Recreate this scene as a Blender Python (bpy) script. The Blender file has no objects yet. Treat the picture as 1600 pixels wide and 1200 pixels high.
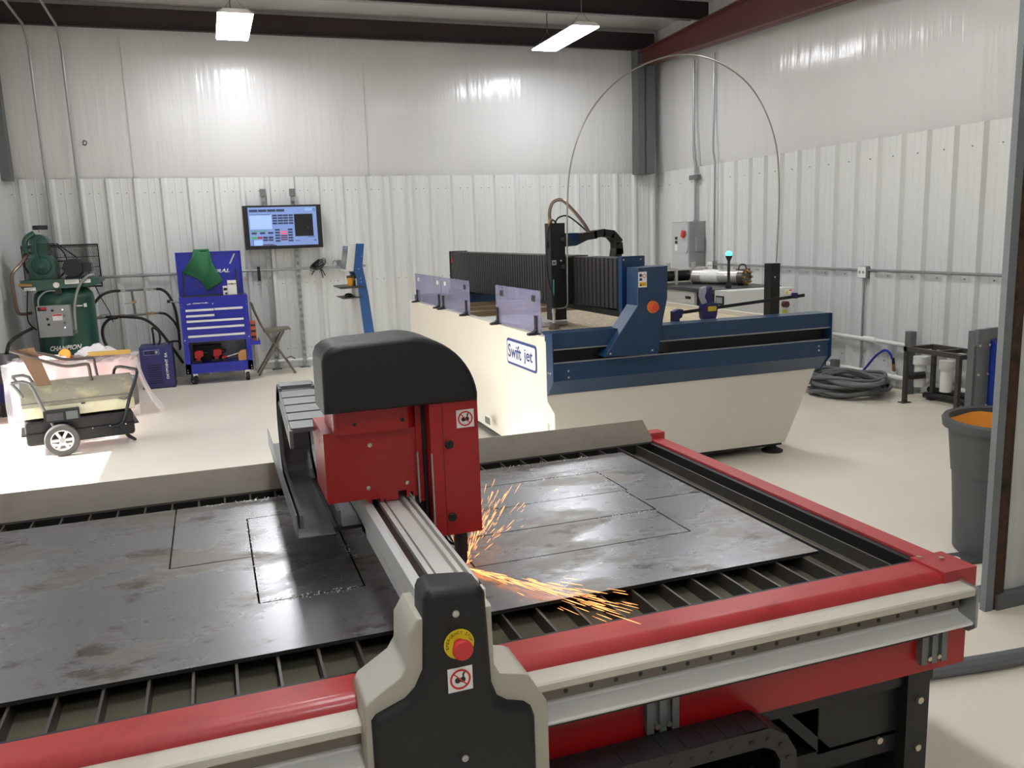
import bpy, bmesh, math, random
from mathutils import Vector, Matrix, Euler
R = math.radians
PI = math.pi
random.seed(7)
SC = bpy.context.scene
COL = SC.collection

# ------------------------------------------------------------------ camera, sky, sun, exposure
CAM_YAW, CAM_PITCH, CAM_ROLL, CAM_H, FOCAL = 0.335917, -0.175622, -0.033951, 1.63385, 1322.0
f_ = Vector((math.sin(CAM_YAW)*math.cos(CAM_PITCH), math.cos(CAM_YAW)*math.cos(CAM_PITCH), math.sin(CAM_PITCH)))
r_ = Vector((math.cos(CAM_YAW), -math.sin(CAM_YAW), 0.0))
u_ = r_.cross(f_)
r2 = math.cos(CAM_ROLL)*r_ + math.sin(CAM_ROLL)*u_
u2 = -math.sin(CAM_ROLL)*r_ + math.cos(CAM_ROLL)*u_
cam_d = bpy.data.cameras.new('camera')
cam_d.sensor_width = 36.0
cam_d.lens = FOCAL/1600*36.0
cam_d.clip_start = 0.02
cam = bpy.data.objects.new('camera', cam_d)
COL.objects.link(cam)
cam.matrix_world = Matrix(((r2.x, u2.x, -f_.x, 0), (r2.y, u2.y, -f_.y, 0), (r2.z, u2.z, -f_.z, CAM_H), (0, 0, 0, 1)))
SC.camera = cam

w = bpy.data.worlds.new('sky'); SC.world = w
w.use_nodes = True
bg = w.node_tree.nodes['Background']
sky = w.node_tree.nodes.new('ShaderNodeTexSky')
sky.sky_type = 'NISHITA'; sky.sun_disc = False
sky.sun_elevation = R(39); sky.sun_rotation = R(-90)
w.node_tree.links.new(sky.outputs[0], bg.inputs[0])
bg.inputs[1].default_value = 0.5

sun_d = bpy.data.lights.new('sun', 'SUN')
sun_d.energy = 9.5; sun_d.angle = R(0.6); sun_d.color = (1.0, 0.98, 0.95)
sun = bpy.data.objects.new('sun', sun_d); COL.objects.link(sun)
SUN_T = 0.84                      # tangent of the sun's elevation
sun.rotation_euler = Vector((1.0, 0.0, -SUN_T)).to_track_quat('-Z', 'Y').to_euler()
sun.location = (-8, 5, 8)

LAMP_POWER = 28.0
SC.view_settings.view_transform = 'Standard'
SC.view_settings.look = 'None'
SC.view_settings.gamma = 1.0
SC.view_settings.use_curve_mapping = False
SC.view_settings.exposure = 0.45

# ------------------------------------------------------------------ materials
def lin(c):
    return tuple(((v/255)/12.92 if v/255 <= 0.04045 else (((v/255)+0.055)/1.055)**2.4) for v in c)
_m = {}
def M(name, col=(128, 128, 128), rough=0.5, metal=0.0, var=0.06, scale=6.0, bump=0.0, bscale=40.0, spec=0.5, emit=0.0,
      stretch=(1, 1, 1), alpha=1.0, trans=0.0, coat=0.0, stain=None, stain_amt=0.5, stain_scale=3.0, rvar=0.0):
    if name in _m: return _m[name]
    m = bpy.data.materials.new(name); m.use_nodes = True
    nt = m.node_tree; N = nt.nodes; L = nt.links
    b = N['Principled BSDF']
    c = lin(col)
    b.inputs['Roughness'].default_value = rough
    b.inputs['Metallic'].default_value = metal
    b.inputs['Specular IOR Level'].default_value = spec
    b.inputs['Alpha'].default_value = alpha
    b.inputs['Transmission Weight'].default_value = trans
    b.inputs['Coat Weight'].default_value = coat
    tc = N.new('ShaderNodeTexCoord'); mp = N.new('ShaderNodeMapping')
    mp.inputs['Scale'].default_value = stretch
    L.new(tc.outputs['Object'], mp.inputs['Vector'])
    nz = N.new('ShaderNodeTexNoise'); nz.inputs['Scale'].default_value = scale; nz.inputs['Detail'].default_value = 5
    L.new(mp.outputs[0], nz.inputs['Vector'])
    mx = N.new('ShaderNodeMix'); mx.data_type = 'RGBA'
    mx.inputs['A'].default_value = tuple(max(0, v*(1-var)) for v in c)+(1,)
    mx.inputs['B'].default_value = tuple(min(1, v*(1+var)) for v in c)+(1,)
    L.new(nz.outputs['Fac'], mx.inputs['Factor'])
    out = mx.outputs['Result']
    if stain:
        n2 = N.new('ShaderNodeTexNoise'); n2.inputs['Scale'].default_value = stain_scale; n2.inputs['Detail'].default_value = 8
        n2.inputs['Roughness'].default_value = 0.65
        L.new(mp.outputs[0], n2.inputs['Vector'])
        rp = N.new('ShaderNodeValToRGB'); rp.color_ramp.elements[0].position = 0.52; rp.color_ramp.elements[1].position = 0.66
        L.new(n2.outputs['Fac'], rp.inputs['Fac'])
        ml = N.new('ShaderNodeMath'); ml.operation = 'MULTIPLY'; ml.inputs[1].default_value = stain_amt
        L.new(rp.outputs[0], ml.inputs[0])
        m2 = N.new('ShaderNodeMix'); m2.data_type = 'RGBA'
        L.new(ml.outputs[0], m2.inputs['Factor']); L.new(out, m2.inputs['A'])
        m2.inputs['B'].default_value = lin(stain)+(1,)
        out = m2.outputs['Result']
    L.new(out, b.inputs['Base Color'])
    if rvar:
        mr = N.new('ShaderNodeMapRange'); mr.inputs['To Min'].default_value = max(0.02, rough-rvar); mr.inputs['To Max'].default_value = rough+rvar
        mr.inputs['From Min'].default_value = 0.3; mr.inputs['From Max'].default_value = 0.7
        L.new(nz.outputs['Fac'], mr.inputs['Value']); L.new(mr.outputs[0], b.inputs['Roughness'])
    if emit:
        b.inputs['Emission Color'].default_value = c+(1,)
        b.inputs['Emission Strength'].default_value = emit
    if bump:
        nb = N.new('ShaderNodeTexNoise'); nb.inputs['Scale'].default_value = bscale; nb.inputs['Detail'].default_value = 4
        L.new(mp.outputs[0], nb.inputs['Vector'])
        bp = N.new('ShaderNodeBump'); bp.inputs['Strength'].default_value = bump; bp.inputs['Distance'].default_value = 0.02
        L.new(nb.outputs['Fac'], bp.inputs['Height']); L.new(bp.outputs[0], b.inputs['Normal'])
    _m[name] = m
    return m

wall_white = M('painted_wall_sheet', (214, 215, 213), 0.42, var=0.02, scale=2, bump=0.03, bscale=6, stretch=(1, 1, .2))
vinyl = M('white_vinyl', (210, 209, 208), 0.17, var=0.03, scale=1.5, bump=0.6, bscale=11.0, stretch=(1, 1, .07))
ceil_vinyl = M('ceiling_vinyl', (200, 198, 194), 0.5, var=0.06, scale=1.2, bump=0.5, bscale=3.0, stretch=(1, .2, 1))
concrete = M('concrete', (236, 227, 210), 0.32, var=0.07, scale=1.3, stretch=(1, 1.6, 1))
brown_steel = M('brown_primer', (44, 32, 32), 0.5, var=0.12)
red_iron = M('red_oxide', (96, 52, 46), 0.5, var=0.1)
grey_col = M('grey_column', (98, 102, 102), 0.5, var=0.1)
galv = M('galvanised', (165, 168, 168), 0.35, 0.8, var=0.1, scale=12)
galv_dark = M('galvanised_dull', (120, 122, 122), 0.5, 0.5, var=0.15, scale=12)
pvc = M('white_pvc', (232, 232, 228), 0.35, var=0.02)
black = M('black_plastic', (22, 22, 23), 0.5, var=0.1)
hood_black = M('moulded_black', (14, 15, 16), 0.5, var=0.06, bump=0.02, bscale=300)
black_metal = M('black_metal', (20, 20, 20), 0.45, 0.0, var=0.15)
rubber = M('black_rubber', (24, 24, 25), 0.6, var=0.15)
red = M('red_paint', (164, 20, 24), 0.36, var=0.05, coat=0.1)
red_worn_sheen = M('worn_red_with_sheen', (172, 52, 53), 0.40, var=0.08, scale=10, stain=(138, 26, 28), stain_amt=0.45, stain_scale=9, coat=0.08)  # worn red; base paled and pinked for the wall's reflection on the rails
alu = M('aluminium', (214, 212, 206), 0.42, 0.25, var=0.05, scale=5, stretch=(.2, 1, 1))
alu_beige = M('dusty_aluminium', (200, 195, 182), 0.5, 0.15, var=0.08, scale=8, stain=(170, 160, 140), stain_amt=0.5, stain_scale=6)
rail_steel = M('rail_steel', (110, 104, 98), 0.3, 0.8, var=0.15, scale=10)
beige = M('beige_paint', (176, 171, 156), 0.42, var=0.03)
splash_m = M('splash_steel', (184, 176, 162), 0.5, 0.15, var=0.1, scale=5, stain=(150, 140, 124), stain_amt=0.4, stain_scale=5)
slat_m = M('slat_steel', (78, 75, 70), 0.38, 0.4, var=0.35, scale=14, stain=(92, 62, 40), stain_amt=0.4, stain_scale=6)
steel = M('bright_steel', (204, 200, 192), 0.3, 0.55, var=0.1)
screw_m = M('screw_steel', (200, 190, 170), 0.3, 0.9, var=0.05)
yellow = M('yellow', (232, 208, 30), 0.45, var=0.02)
stop_red = M('stop_red', (208, 50, 52), 0.4, var=0.02)
white = M('white_print', (238, 236, 232), 0.5, var=0.01)
ink = M('ink', (24, 24, 26), 0.6, var=0.02)
sign_red = M('sign_red', (206, 34, 40), 0.5, var=0.02)
sj_blue = M('waterjet_blue', (23, 56, 90), 0.34, var=0.05, coat=0.15)
sj_cream = M('cream_paint', (220, 215, 203), 0.4, var=0.02)
sj_sign_blue = M('sign_blue', (42, 66, 128), 0.5, var=0.02)
bellows_m = M('bellows_cloth', (50, 49, 48), 0.45, var=0.15)
sand = M('garnet_bed', (188, 172, 142), 0.75, var=0.35, scale=24, bump=0.5, bscale=60, stain=(236, 232, 220), stain_amt=0.7, stain_scale=30)
wood = M('brown_board', (134, 114, 88), 0.6, var=0.2, scale=4, stretch=(.3, 4, 4))
cart_blue = M('cart_blue', (28, 40, 168), 0.35, var=0.05, coat=0.2)
cart_dark = M('cart_inside', (34, 32, 34), 0.6)
chrome = M('chrome', (222, 222, 226), 0.15, 0.95, var=0.02)
comp_green = M('compressor_green', (34, 78, 64), 0.33, var=0.06, coat=0.15)
grey_box = M('grey_enclosure', (150, 152, 152), 0.42, var=0.03)
dryer_blue = M('dryer_blue', (56, 56, 118), 0.45, var=0.04)
copper = M('brown_tube', (120, 104, 92), 0.35, 0.6, var=0.1)
brass = M('brass', (176, 140, 92), 0.35, 0.8, var=0.1)
cream_heater = M('heater_cream', (226, 218, 186), 0.45, var=0.06, stain=(206, 184, 140), stain_amt=0.5, stain_scale=6)
tan = M('tan_board', (130, 100, 76), 0.6, var=0.08)
pink = M('pink_batt', (226, 172, 172), 0.7, var=0.15, scale=5)
film = M('clear_film', (244, 236, 236), 0.25, var=0.05, bump=0.6, bscale=10)
navy = M('navy_plastic', (44, 44, 96), 0.45)
rust = M('rusty_steel', (74, 52, 38), 0.85, var=0.5, scale=14, bump=0.8, bscale=22, stain=(40, 28, 22), stain_amt=0.8, stain_scale=9)
bin_grey = M('bin_grey', (70, 72, 72), 0.55, var=0.06)
orange = M('orange_plastic', (240, 160, 50), 0.5, var=0.1)
fan_blue = M('fan_blue', (30, 58, 150), 0.4, var=0.05)
hose_grey = M('hose_grey', (104, 107, 109), 0.6, var=0.12, scale=20)
rag_m = M('green_rag', (46, 110, 74), 0.8, var=0.15, scale=5, bump=0.2)
tool_red = M('tool_red', (190, 32, 30), 0.45, var=0.05)
card_m = M('cardboard', (204, 150, 92), 0.7, var=0.08)
stool_m = M('stool_olive', (112, 106, 90), 0.6, var=0.1)
lightgrey = M('light_grey_panel', (212, 212, 208), 0.42, var=0.02)
midgrey = M('mid_grey_panel', (186, 190, 190), 0.42, var=0.02)
dark_top = M('dark_top', (62, 63, 64), 0.45, var=0.06)
lamp_m = M('lamp_diffuser', (250, 252, 255), 0.5, var=0.0, emit=LAMP_POWER)
beacon_m = M('beacon_green', (90, 240, 208), 0.4, var=0.0, emit=1.3)
spark_m = M('spark_glow', (255, 164, 96), 0.5, var=0.0, emit=1.7)
arc_m = M('arc_glow', (210, 215, 255), 0.5, var=0.0, emit=5.0)

def clear_mat():
    m = bpy.data.materials.new('clear_acrylic'); m.use_nodes = True
    nt = m.node_tree; b = nt.nodes['Principled BSDF']; o = nt.nodes['Material Output']
    b.inputs['Base Color'].default_value = lin((168, 168, 196))+(1,)
    b.inputs['Roughness'].default_value = 0.18
    t = nt.nodes.new('ShaderNodeBsdfTransparent'); t.inputs[0].default_value = lin((226, 226, 240))+(1,)
    mx = nt.nodes.new('ShaderNodeMixShader')
    nz = nt.nodes.new('ShaderNodeTexNoise'); nz.inputs['Scale'].default_value = 3.0; nz.inputs['Detail'].default_value = 6
    tc = nt.nodes.new('ShaderNodeTexCoord'); mp = nt.nodes.new('ShaderNodeMapping'); mp.inputs['Scale'].default_value = (1, .5, 3)
    nt.links.new(tc.outputs['Object'], mp.inputs[0]); nt.links.new(mp.outputs[0], nz.inputs['Vector'])
    mr = nt.nodes.new('ShaderNodeMapRange'); mr.inputs['From Min'].default_value = .3; mr.inputs['From Max'].default_value = .7
    mr.inputs['To Min'].default_value = .30; mr.inputs['To Max'].default_value = .50
    nt.links.new(nz.outputs['Fac'], mr.inputs['Value']); nt.links.new(mr.outputs[0], mx.inputs[0])
    nt.links.new(t.outputs[0], mx.inputs[1]); nt.links.new(b.outputs[0], mx.inputs[2]); nt.links.new(mx.outputs[0], o.inputs[0])
    return m
clear = clear_mat()

def plate_mat():
    m = bpy.data.materials.new('mill_scale_steel'); m.use_nodes = True
    nt = m.node_tree; N = nt.nodes; L = nt.links; b = N['Principled BSDF']
    tc = N.new('ShaderNodeTexCoord')
    def noise(scale, detail, st=(1, 1, 1), rough=.6):
        mp = N.new('ShaderNodeMapping'); mp.inputs['Scale'].default_value = st; L.new(tc.outputs['Object'], mp.inputs[0])
        n = N.new('ShaderNodeTexNoise'); n.inputs['Scale'].default_value = scale; n.inputs['Detail'].default_value = detail
        n.inputs['Roughness'].default_value = rough; L.new(mp.outputs[0], n.inputs['Vector']); return n.outputs['Fac']
    def ramp(src, a, c):
        r = N.new('ShaderNodeValToRGB'); r.color_ramp.elements[0].position = a; r.color_ramp.elements[1].position = c
        L.new(src, r.inputs[0]); return r.outputs[0]
    def mix(fac, a, c, amt=1.0):
        k = N.new('ShaderNodeMath'); k.operation = 'MULTIPLY'; k.inputs[1].default_value = amt; L.new(fac, k.inputs[0])
        x = N.new('ShaderNodeMix'); x.data_type = 'RGBA'; L.new(k.outputs[0], x.inputs['Factor'])
        if isinstance(a, tuple): x.inputs['A'].default_value = a
        else: L.new(a, x.inputs['A'])
        x.inputs['B'].default_value = c; return x.outputs['Result']
    big = ramp(noise(2.2, 9, (1, 1.8, 1), .62), .50, .58)
    edge = ramp(noise(4.2, 10, (1, 1.6, 1), .7), .56, .62)
    rusty = ramp(noise(7, 8, (1, 1, 1), .7), .62, .70)
    c0 = lin((154, 154, 157))+(1,)
    c = mix(big, c0, lin((132, 127, 119))+(1,), .8)
    c = mix(edge, c, lin((92, 86, 77))+(1,), .75)
    c = mix(rusty, c, lin((108, 84, 60))+(1,), .5)
    L.new(c, b.inputs['Base Color'])
    b.inputs['Metallic'].default_value = 0.75
    rr = N.new('ShaderNodeMapRange'); rr.inputs['To Min'].default_value = .27; rr.inputs['To Max'].default_value = .38
    L.new(big, rr.inputs['Value']); L.new(rr.outputs[0], b.inputs['Roughness'])
    bp = N.new('ShaderNodeBump'); bp.inputs['Strength'].default_value = .06; bp.inputs['Distance'].default_value = .004
    L.new(noise(30, 4), bp.inputs['Height']); L.new(bp.outputs[0], b.inputs['Normal'])
    return m
plate_m = plate_mat()

def water_mat():
    m = bpy.data.materials.new('murky_water'); m.use_nodes = True
    nt = m.node_tree; N = nt.nodes; L = nt.links; b = N['Principled BSDF']
    n = N.new('ShaderNodeTexNoise'); n.inputs['Scale'].default_value = 4; n.inputs['Detail'].default_value = 6
    x = N.new('ShaderNodeMix'); x.data_type = 'RGBA'; x.inputs['A'].default_value = lin((82, 84, 74))+(1,); x.inputs['B'].default_value = lin((108, 98, 82))+(1,)
    L.new(n.outputs['Fac'], x.inputs['Factor']); L.new(x.outputs['Result'], b.inputs['Base Color'])
    b.inputs['Roughness'].default_value = .08
    n2 = N.new('ShaderNodeTexNoise'); n2.inputs['Scale'].default_value = 9
    bp = N.new('ShaderNodeBump'); bp.inputs['Strength'].default_value = .12; bp.inputs['Distance'].default_value = .01
    L.new(n2.outputs['Fac'], bp.inputs['Height']); L.new(bp.outputs[0], b.inputs['Normal'])
    return m
water_m = water_mat()

# ------------------------------------------------------------------ mesh helpers
class MB:
    def __init__(s): s.b = bmesh.new()
    def _bev(s, faces, bev, seg=2):
        if bev > 0:
            ed = list({e for f in faces for e in f.edges})
            ed = [e for e in ed if len(e.link_faces) == 2 and e.calc_face_angle(0) > .5]
            bmesh.ops.bevel(s.b, geom=ed, offset=bev, segments=seg, profile=.5, affect='EDGES', clamp_overlap=True)
    def box(s, x0, x1, y0, y1, z0, z1, bev=0, seg=2, mat=None):
        v = [s.b.verts.new(p) for p in ((x0, y0, z0), (x1, y0, z0), (x1, y1, z0), (x0, y1, z0), (x0, y0, z1), (x1, y0, z1), (x1, y1, z1), (x0, y1, z1))]
        if mat is not None:
            for q in v: q.co = mat @ q.co
        fs = [s.b.faces.new([v[i] for i in q]) for q in ((3, 2, 1, 0), (4, 5, 6, 7), (0, 1, 5, 4), (1, 2, 6, 5), (2, 3, 7, 6), (3, 0, 4, 7))]
        s._bev(fs, bev, seg); return s
    def obox(s, c, size, rot=(0, 0, 0), bev=0, seg=2):
        m = Matrix.Translation(c) @ Euler(rot).to_matrix().to_4x4(); a, b, d = (k/2 for k in size)
        return s.box(-a, a, -b, b, -d, d, bev, seg, m)
    def bar(s, p, q, wd, ht, bev=0):
        p, q = Vector(p), Vector(q); d = q-p; m = Matrix.Translation((p+q)/2) @ d.to_track_quat('X', 'Z').to_matrix().to_4x4()
        return s.box(-d.length/2, d.length/2, -wd/2, wd/2, -ht/2, ht/2, bev, 2, m)
    def prism(s, poly, ax, a, b, bev=0, seg=2):
        def P(u, v, t): return {'x': (t, u, v), 'y': (u, t, v), 'z': (u, v, t)}[ax]
        A = [s.b.verts.new(P(u, v, a)) for u, v in poly]; B = [s.b.verts.new(P(u, v, b)) for u, v in poly]
        n = len(poly); fs = [s.b.faces.new(A), s.b.faces.new(B[::-1])]
        for i in range(n): fs.append(s.b.faces.new((A[i], B[i], B[(i+1) % n], A[(i+1) % n])))
        bmesh.ops.recalc_face_normals(s.b, faces=fs)
        if bev > 0:
            ed = [e for e in set(fs[0].edges) | set(fs[1].edges)]
            bmesh.ops.bevel(s.b, geom=ed, offset=bev, segments=seg, profile=.5, affect='EDGES', clamp_overlap=True)
        return s
    def rings(s, rs, cap=True, closed=False):
        V = [[s.b.verts.new(p) for p in r] for r in rs]; n = len(rs[0]); m = len(V)
        for i in range(m if closed else m-1):
            a, b = V[i], V[(i+1) % m]
            for j in range(n): s.b.faces.new((a[j], a[(j+1) % n], b[(j+1) % n], b[j]))
        if cap and not closed:
            s.b.faces.new(V[0][::-1]); s.b.faces.new(V[-1])
        return s
    def cyl(s, p, q, r0, r1=None, n=16):
        p, q = Vector(p), Vector(q); r1 = r0 if r1 is None else r1
        m = (q-p).to_track_quat('Z', 'Y').to_matrix()
        c = [m @ Vector((math.cos(t*2*PI/n), math.sin(t*2*PI/n), 0)) for t in range(n)]
        return s.rings([[p+k*r0 for k in c], [q+k*r1 for k in c]])
    def lathe(s, prof, c=(0, 0, 0), ax=(0, 0, 1), n=24, ring=False):
        m = Vector(ax).to_track_quat('Z', 'Y').to_matrix(); c = Vector(c)
        return s.rings([[c+m @ Vector((max(r, 1e-4)*math.cos(t*2*PI/n), max(r, 1e-4)*math.sin(t*2*PI/n), h)) for t in range(n)] for r, h in prof], not ring, ring)
    def tube(s, pts, r, n=8, smooth=0, closed=False):
        P = [Vector(p) for p in pts]
        if smooth:
            Q = []; k = len(P)
            rng = range(k) if closed else range(k-1)
            for i in rng:
                p0 = P[(i-1) % k] if closed or i > 0 else P[0]; p1 = P[i]; p2 = P[(i+1) % k]
                p3 = P[(i+2) % k] if closed or i+2 < k else P[-1]
                for j in range(smooth):
                    t = j/smooth
                    Q.append(.5*((2*p1)+(-p0+p2)*t+(2*p0-5*p1+4*p2-p3)*t*t+(-p0+3*p1-3*p2+p3)*t**3))
            if not closed: Q.append(P[-1])
            P = Q
        k = len(P); rs = []; up = None
        for i in range(k):
            d = (P[(i+1) % k]-P[i-1]) if closed else (P[min(i+1, k-1)]-P[max(i-1, 0)])
            if d.length < 1e-9: d = Vector((0, 0, 1))
            d.normalize()
            if up is None:
                up = d.orthogonal().normalized()
            else:
                up = (up-d*up.dot(d)); up = up.normalized() if up.length > 1e-6 else d.orthogonal().normalized()
            w_ = d.cross(up)
            rs.append([P[i]+(up*math.cos(t*2*PI/n)+w_*math.sin(t*2*PI/n))*r for t in range(n)])
        return s.rings(rs, True, closed)
    def ball(s, c, r, sc=(1, 1, 1), n=16):
        k = max(6, n//2); rs = []
        for i in range(k+1):
            a = -PI/2+PI*i/k; rr = max(math.cos(a), 1e-3)
            rs.append([Vector(c)+Vector((sc[0]*r*rr*math.cos(t*2*PI/n), sc[1]*r*rr*math.sin(t*2*PI/n), sc[2]*r*math.sin(a))) for t in range(n)])
        return s.rings(rs)
    def quad(s, *p):
        s.b.faces.new([s.b.verts.new(q) for q in p]); return s
    def grid(s, f, nu, nv):
        V = [[s.b.verts.new(f(i/nu, j/nv)) for j in range(nv+1)] for i in range(nu+1)]
        for i in range(nu):
            for j in range(nv): s.b.faces.new((V[i][j], V[i+1][j], V[i+1][j+1], V[i][j+1]))
        return s
    def build(s, name, mat, parent=None, smooth=True, angle=35, shift=None):
        me = bpy.data.meshes.new(name)
        if shift is not None: bmesh.ops.translate(s.b, vec=-Vector(shift), verts=s.b.verts)
        elif parent is not None and parent.get('_base'):
            bmesh.ops.translate(s.b, vec=-Vector(parent['_base']), verts=s.b.verts)
        s.b.to_mesh(me); s.b.free(); me.materials.append(mat)
        if smooth:
            me.polygons.foreach_set('use_smooth', [True]*len(me.polygons)); me.set_sharp_from_angle(angle=R(angle))
        o = bpy.data.objects.new(name, me); COL.objects.link(o)
        if smooth and len(me.polygons) < 400:
            wn = o.modifiers.new('weighted_normals', 'WEIGHTED_NORMAL'); wn.keep_sharp = True
        if parent is not None:
            o.parent = parent
            if parent.get('_base'): o['_base'] = list(parent['_base'])
        return o

def thing(name, label, cat, base, group=None, rot=None):
    o = bpy.data.objects.new(name, None); COL.objects.link(o); o.empty_display_size = .1
    o.location = base; o['label'] = label; o['category'] = cat
    if group: o['group'] = group
    if rot is not None: o.rotation_euler = rot      # parts are then given in local coordinates
    else: o['_base'] = list(base)
    return o
def solo(name, mb, mat, label, cat, base, group=None, **kw):
    o = mb.build(name, mat, None, shift=base, **kw); o.location = base
    o['label'] = label; o['category'] = cat
    if group: o['group'] = group
    return o
def struct(name, mb, mat, **kw):
    o = mb.build(name, mat, None, **kw); o['kind'] = 'structure'; return o
def part_copy(o, loc, rot=None):
    c = o.copy(); COL.objects.link(c); c.location = loc
    if rot: c.rotation_euler = rot
    return c
def text_mesh(s, wd, ht, origin, right, up, mat, parent, name='lettering', thick=.0015, shear=0.0, bold=0.0, wrap=None, bspace=1.0):
    cu = bpy.data.curves.new(name, 'FONT'); cu.body = s; cu.shear = shear; cu.offset = bold; cu.space_character = bspace
    cu.align_x = 'LEFT'; cu.resolution_u = 3
    t = bpy.data.objects.new('tmp_text', cu); COL.objects.link(t)
    me = bpy.data.meshes.new_from_object(t.evaluated_get(bpy.context.evaluated_depsgraph_get()))
    bpy.data.objects.remove(t); bpy.data.curves.remove(cu)
    xs = [v.co.x for v in me.vertices]; ys = [v.co.y for v in me.vertices]
    x0, x1, y0, y1 = min(xs), max(xs), min(ys), max(ys)
    rt, upv = Vector(right).normalized(), Vector(up).normalized(); nr = rt.cross(upv); o = Vector(origin)
    base = Vector(parent['_base']) if parent is not None and parent.get('_base') else Vector((0, 0, 0))
    b = bmesh.new(); b.from_mesh(me)
    if thick:
        g = bmesh.ops.extrude_face_region(b, geom=b.faces[:]); 
        for v in g['geom']:
            if isinstance(v, bmesh.types.BMVert): v.co.z += 1.0
    for v in b.verts:
        u = (v.co.x-x0)/(x1-x0)*wd; q = (v.co.y-y0)/(y1-y0)*ht
        p = o+rt*u+upv*q+nr*(thick*v.co.z)
        if wrap: p = wrap(p)
        v.co = p-base
    bmesh.ops.recalc_face_normals(b, faces=b.faces)
    b.to_mesh(me); b.free(); me.materials.clear(); me.materials.append(mat); me.name = name
    ob = bpy.data.objects.new(name, me); COL.objects.link(ob)
    if parent is not None:
        ob.parent = parent
        if parent.get('_base'): ob['_base'] = list(parent['_base'])
    return ob
def rrect(x0, x1, z0, z1, r, n=4):
    P = []
    for cx, cz, a0 in ((x1-r, z1-r, 0), (x0+r, z1-r, 90), (x0+r, z0+r, 180), (x1-r, z0+r, 270)):
        for i in range(n+1):
            a = R(a0+90*i/n); P.append((cx+r*math.cos(a), cz+r*math.sin(a)))
    return P
def no_flame_sticker(parent, o, right, up, size, name='warning_sticker'):
    """white square with a red prohibition ring over a black ball with a curled stem"""
    o = Vector(o); rt = Vector(right).normalized(); upv = Vector(up).normalized(); nr = rt.cross(upv)
    def P(u, v, d): return o+rt*(u*size)+upv*(v*size)+nr*d
    def poly(pts, d, t=.0006):
        mb = MB(); A = [mb.b.verts.new(P(u, v, d)) for u, v in pts]; B = [mb.b.verts.new(P(u, v, d+t)) for u, v in pts]
        n = len(pts); mb.b.faces.new(A[::-1]); mb.b.faces.new(B)
        for i in range(n): mb.b.faces.new((A[i], A[(i+1) % n], B[(i+1) % n], B[i]))
        return mb
    s = poly([(0, 0), (1, 0), (1, 1), (0, 1)], .0002, .0008).build(name, white, parent, smooth=False)
    ring = MB(); n = 28; c = [(math.cos(2*PI*i/n), math.sin(2*PI*i/n)) for i in range(n)]
    ring.rings([[P(.5+.42*a, .5+.42*b, .0012) for a, b in c], [P(.5+.42*a, .5+.42*b, .0022) for a, b in c], [P(.5+.345*a, .5+.345*b, .0022) for a, b in c], [P(.5+.345*a, .5+.345*b, .0012) for a, b in c]], closed=True)
    d = .05/2; k = .38*.7071; e = d*.7071
    V = [(.5-k-e, .5+k-e), (.5-k+e, .5+k+e), (.5+k+e, .5-k+e), (.5+k-e, .5-k-e)]
    a_ = [ring.b.verts.new(P(u, v, .0022)) for u, v in V]; ring.b.faces.new(a_)
    blob = MB()
    def disc(cu, cv, r, rw=1.0):
        m = 16; vs = [blob.b.verts.new(P(cu+r*rw*math.cos(2*PI*i/m), cv+r*math.sin(2*PI*i/m), .0016)) for i in range(m)]; blob.b.faces.new(vs)
    disc(.40, .47, .125); disc(.60, .47, .125, .9)
    st = [(.60, .55), (.58, .70), (.63, .78), (.72, .80), (.70, .74), (.66, .68), (.66, .55)]
    blob.b.faces.new([blob.b.verts.new(P(u, v, .0017)) for u, v in st])
    ringo = ring.build('prohibition_ring', sign_red, parent, smooth=False); blobo = blob.build('pictogram', ink, parent, smooth=False)
    for q in (ringo, blobo):
        if parent.parent is None: q.parent = s
    return s

# ------------------------------------------------------------------ the room
WX, WY, LX, FY = 6.334, 11.36, -2.12, -3.5
HP, PITCH = 2.44, .3048
CEIL = lambda y: 4.43+(WY-y)*.03
# floor
mb = MB(); mb.box(LX-2.5, WX+.2, FY, WY+.2, -.12, 0); struct('floor', mb, concrete, smooth=False)
# ceiling
mb = MB(); mb.quad((LX, FY, CEIL(FY)), (WX+.2, FY, CEIL(FY)), (WX+.2, WY+.2, CEIL(WY+.2)), (LX, WY+.2, CEIL(WY+.2)))
ceiling = struct('ceiling', mb, ceil_vinyl)
mb = MB(); mb.box(LX-.3, WX+.5, FY-.3, WY+.5, 5.0, 5.1); struct('trim_1', mb, ceil_vinyl)

def rib_profile(n, step=PITCH):
    """(along, proud) points of n ribs: trapezoid ribs with two low stiffening ridges between them"""
    P = []
    for i in range(n):
        a = i*step
        P += [(a, 0), (a+.085, 0), (a+.095, .004), (a+.105, 0), (a+.165, 0), (a+.175, .004), (a+.185, 0), (a+step-.085, 0), (a+step-.062, .038), (a+step-.024, .038)]
    P.append((n*step, 0)); return P
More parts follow.
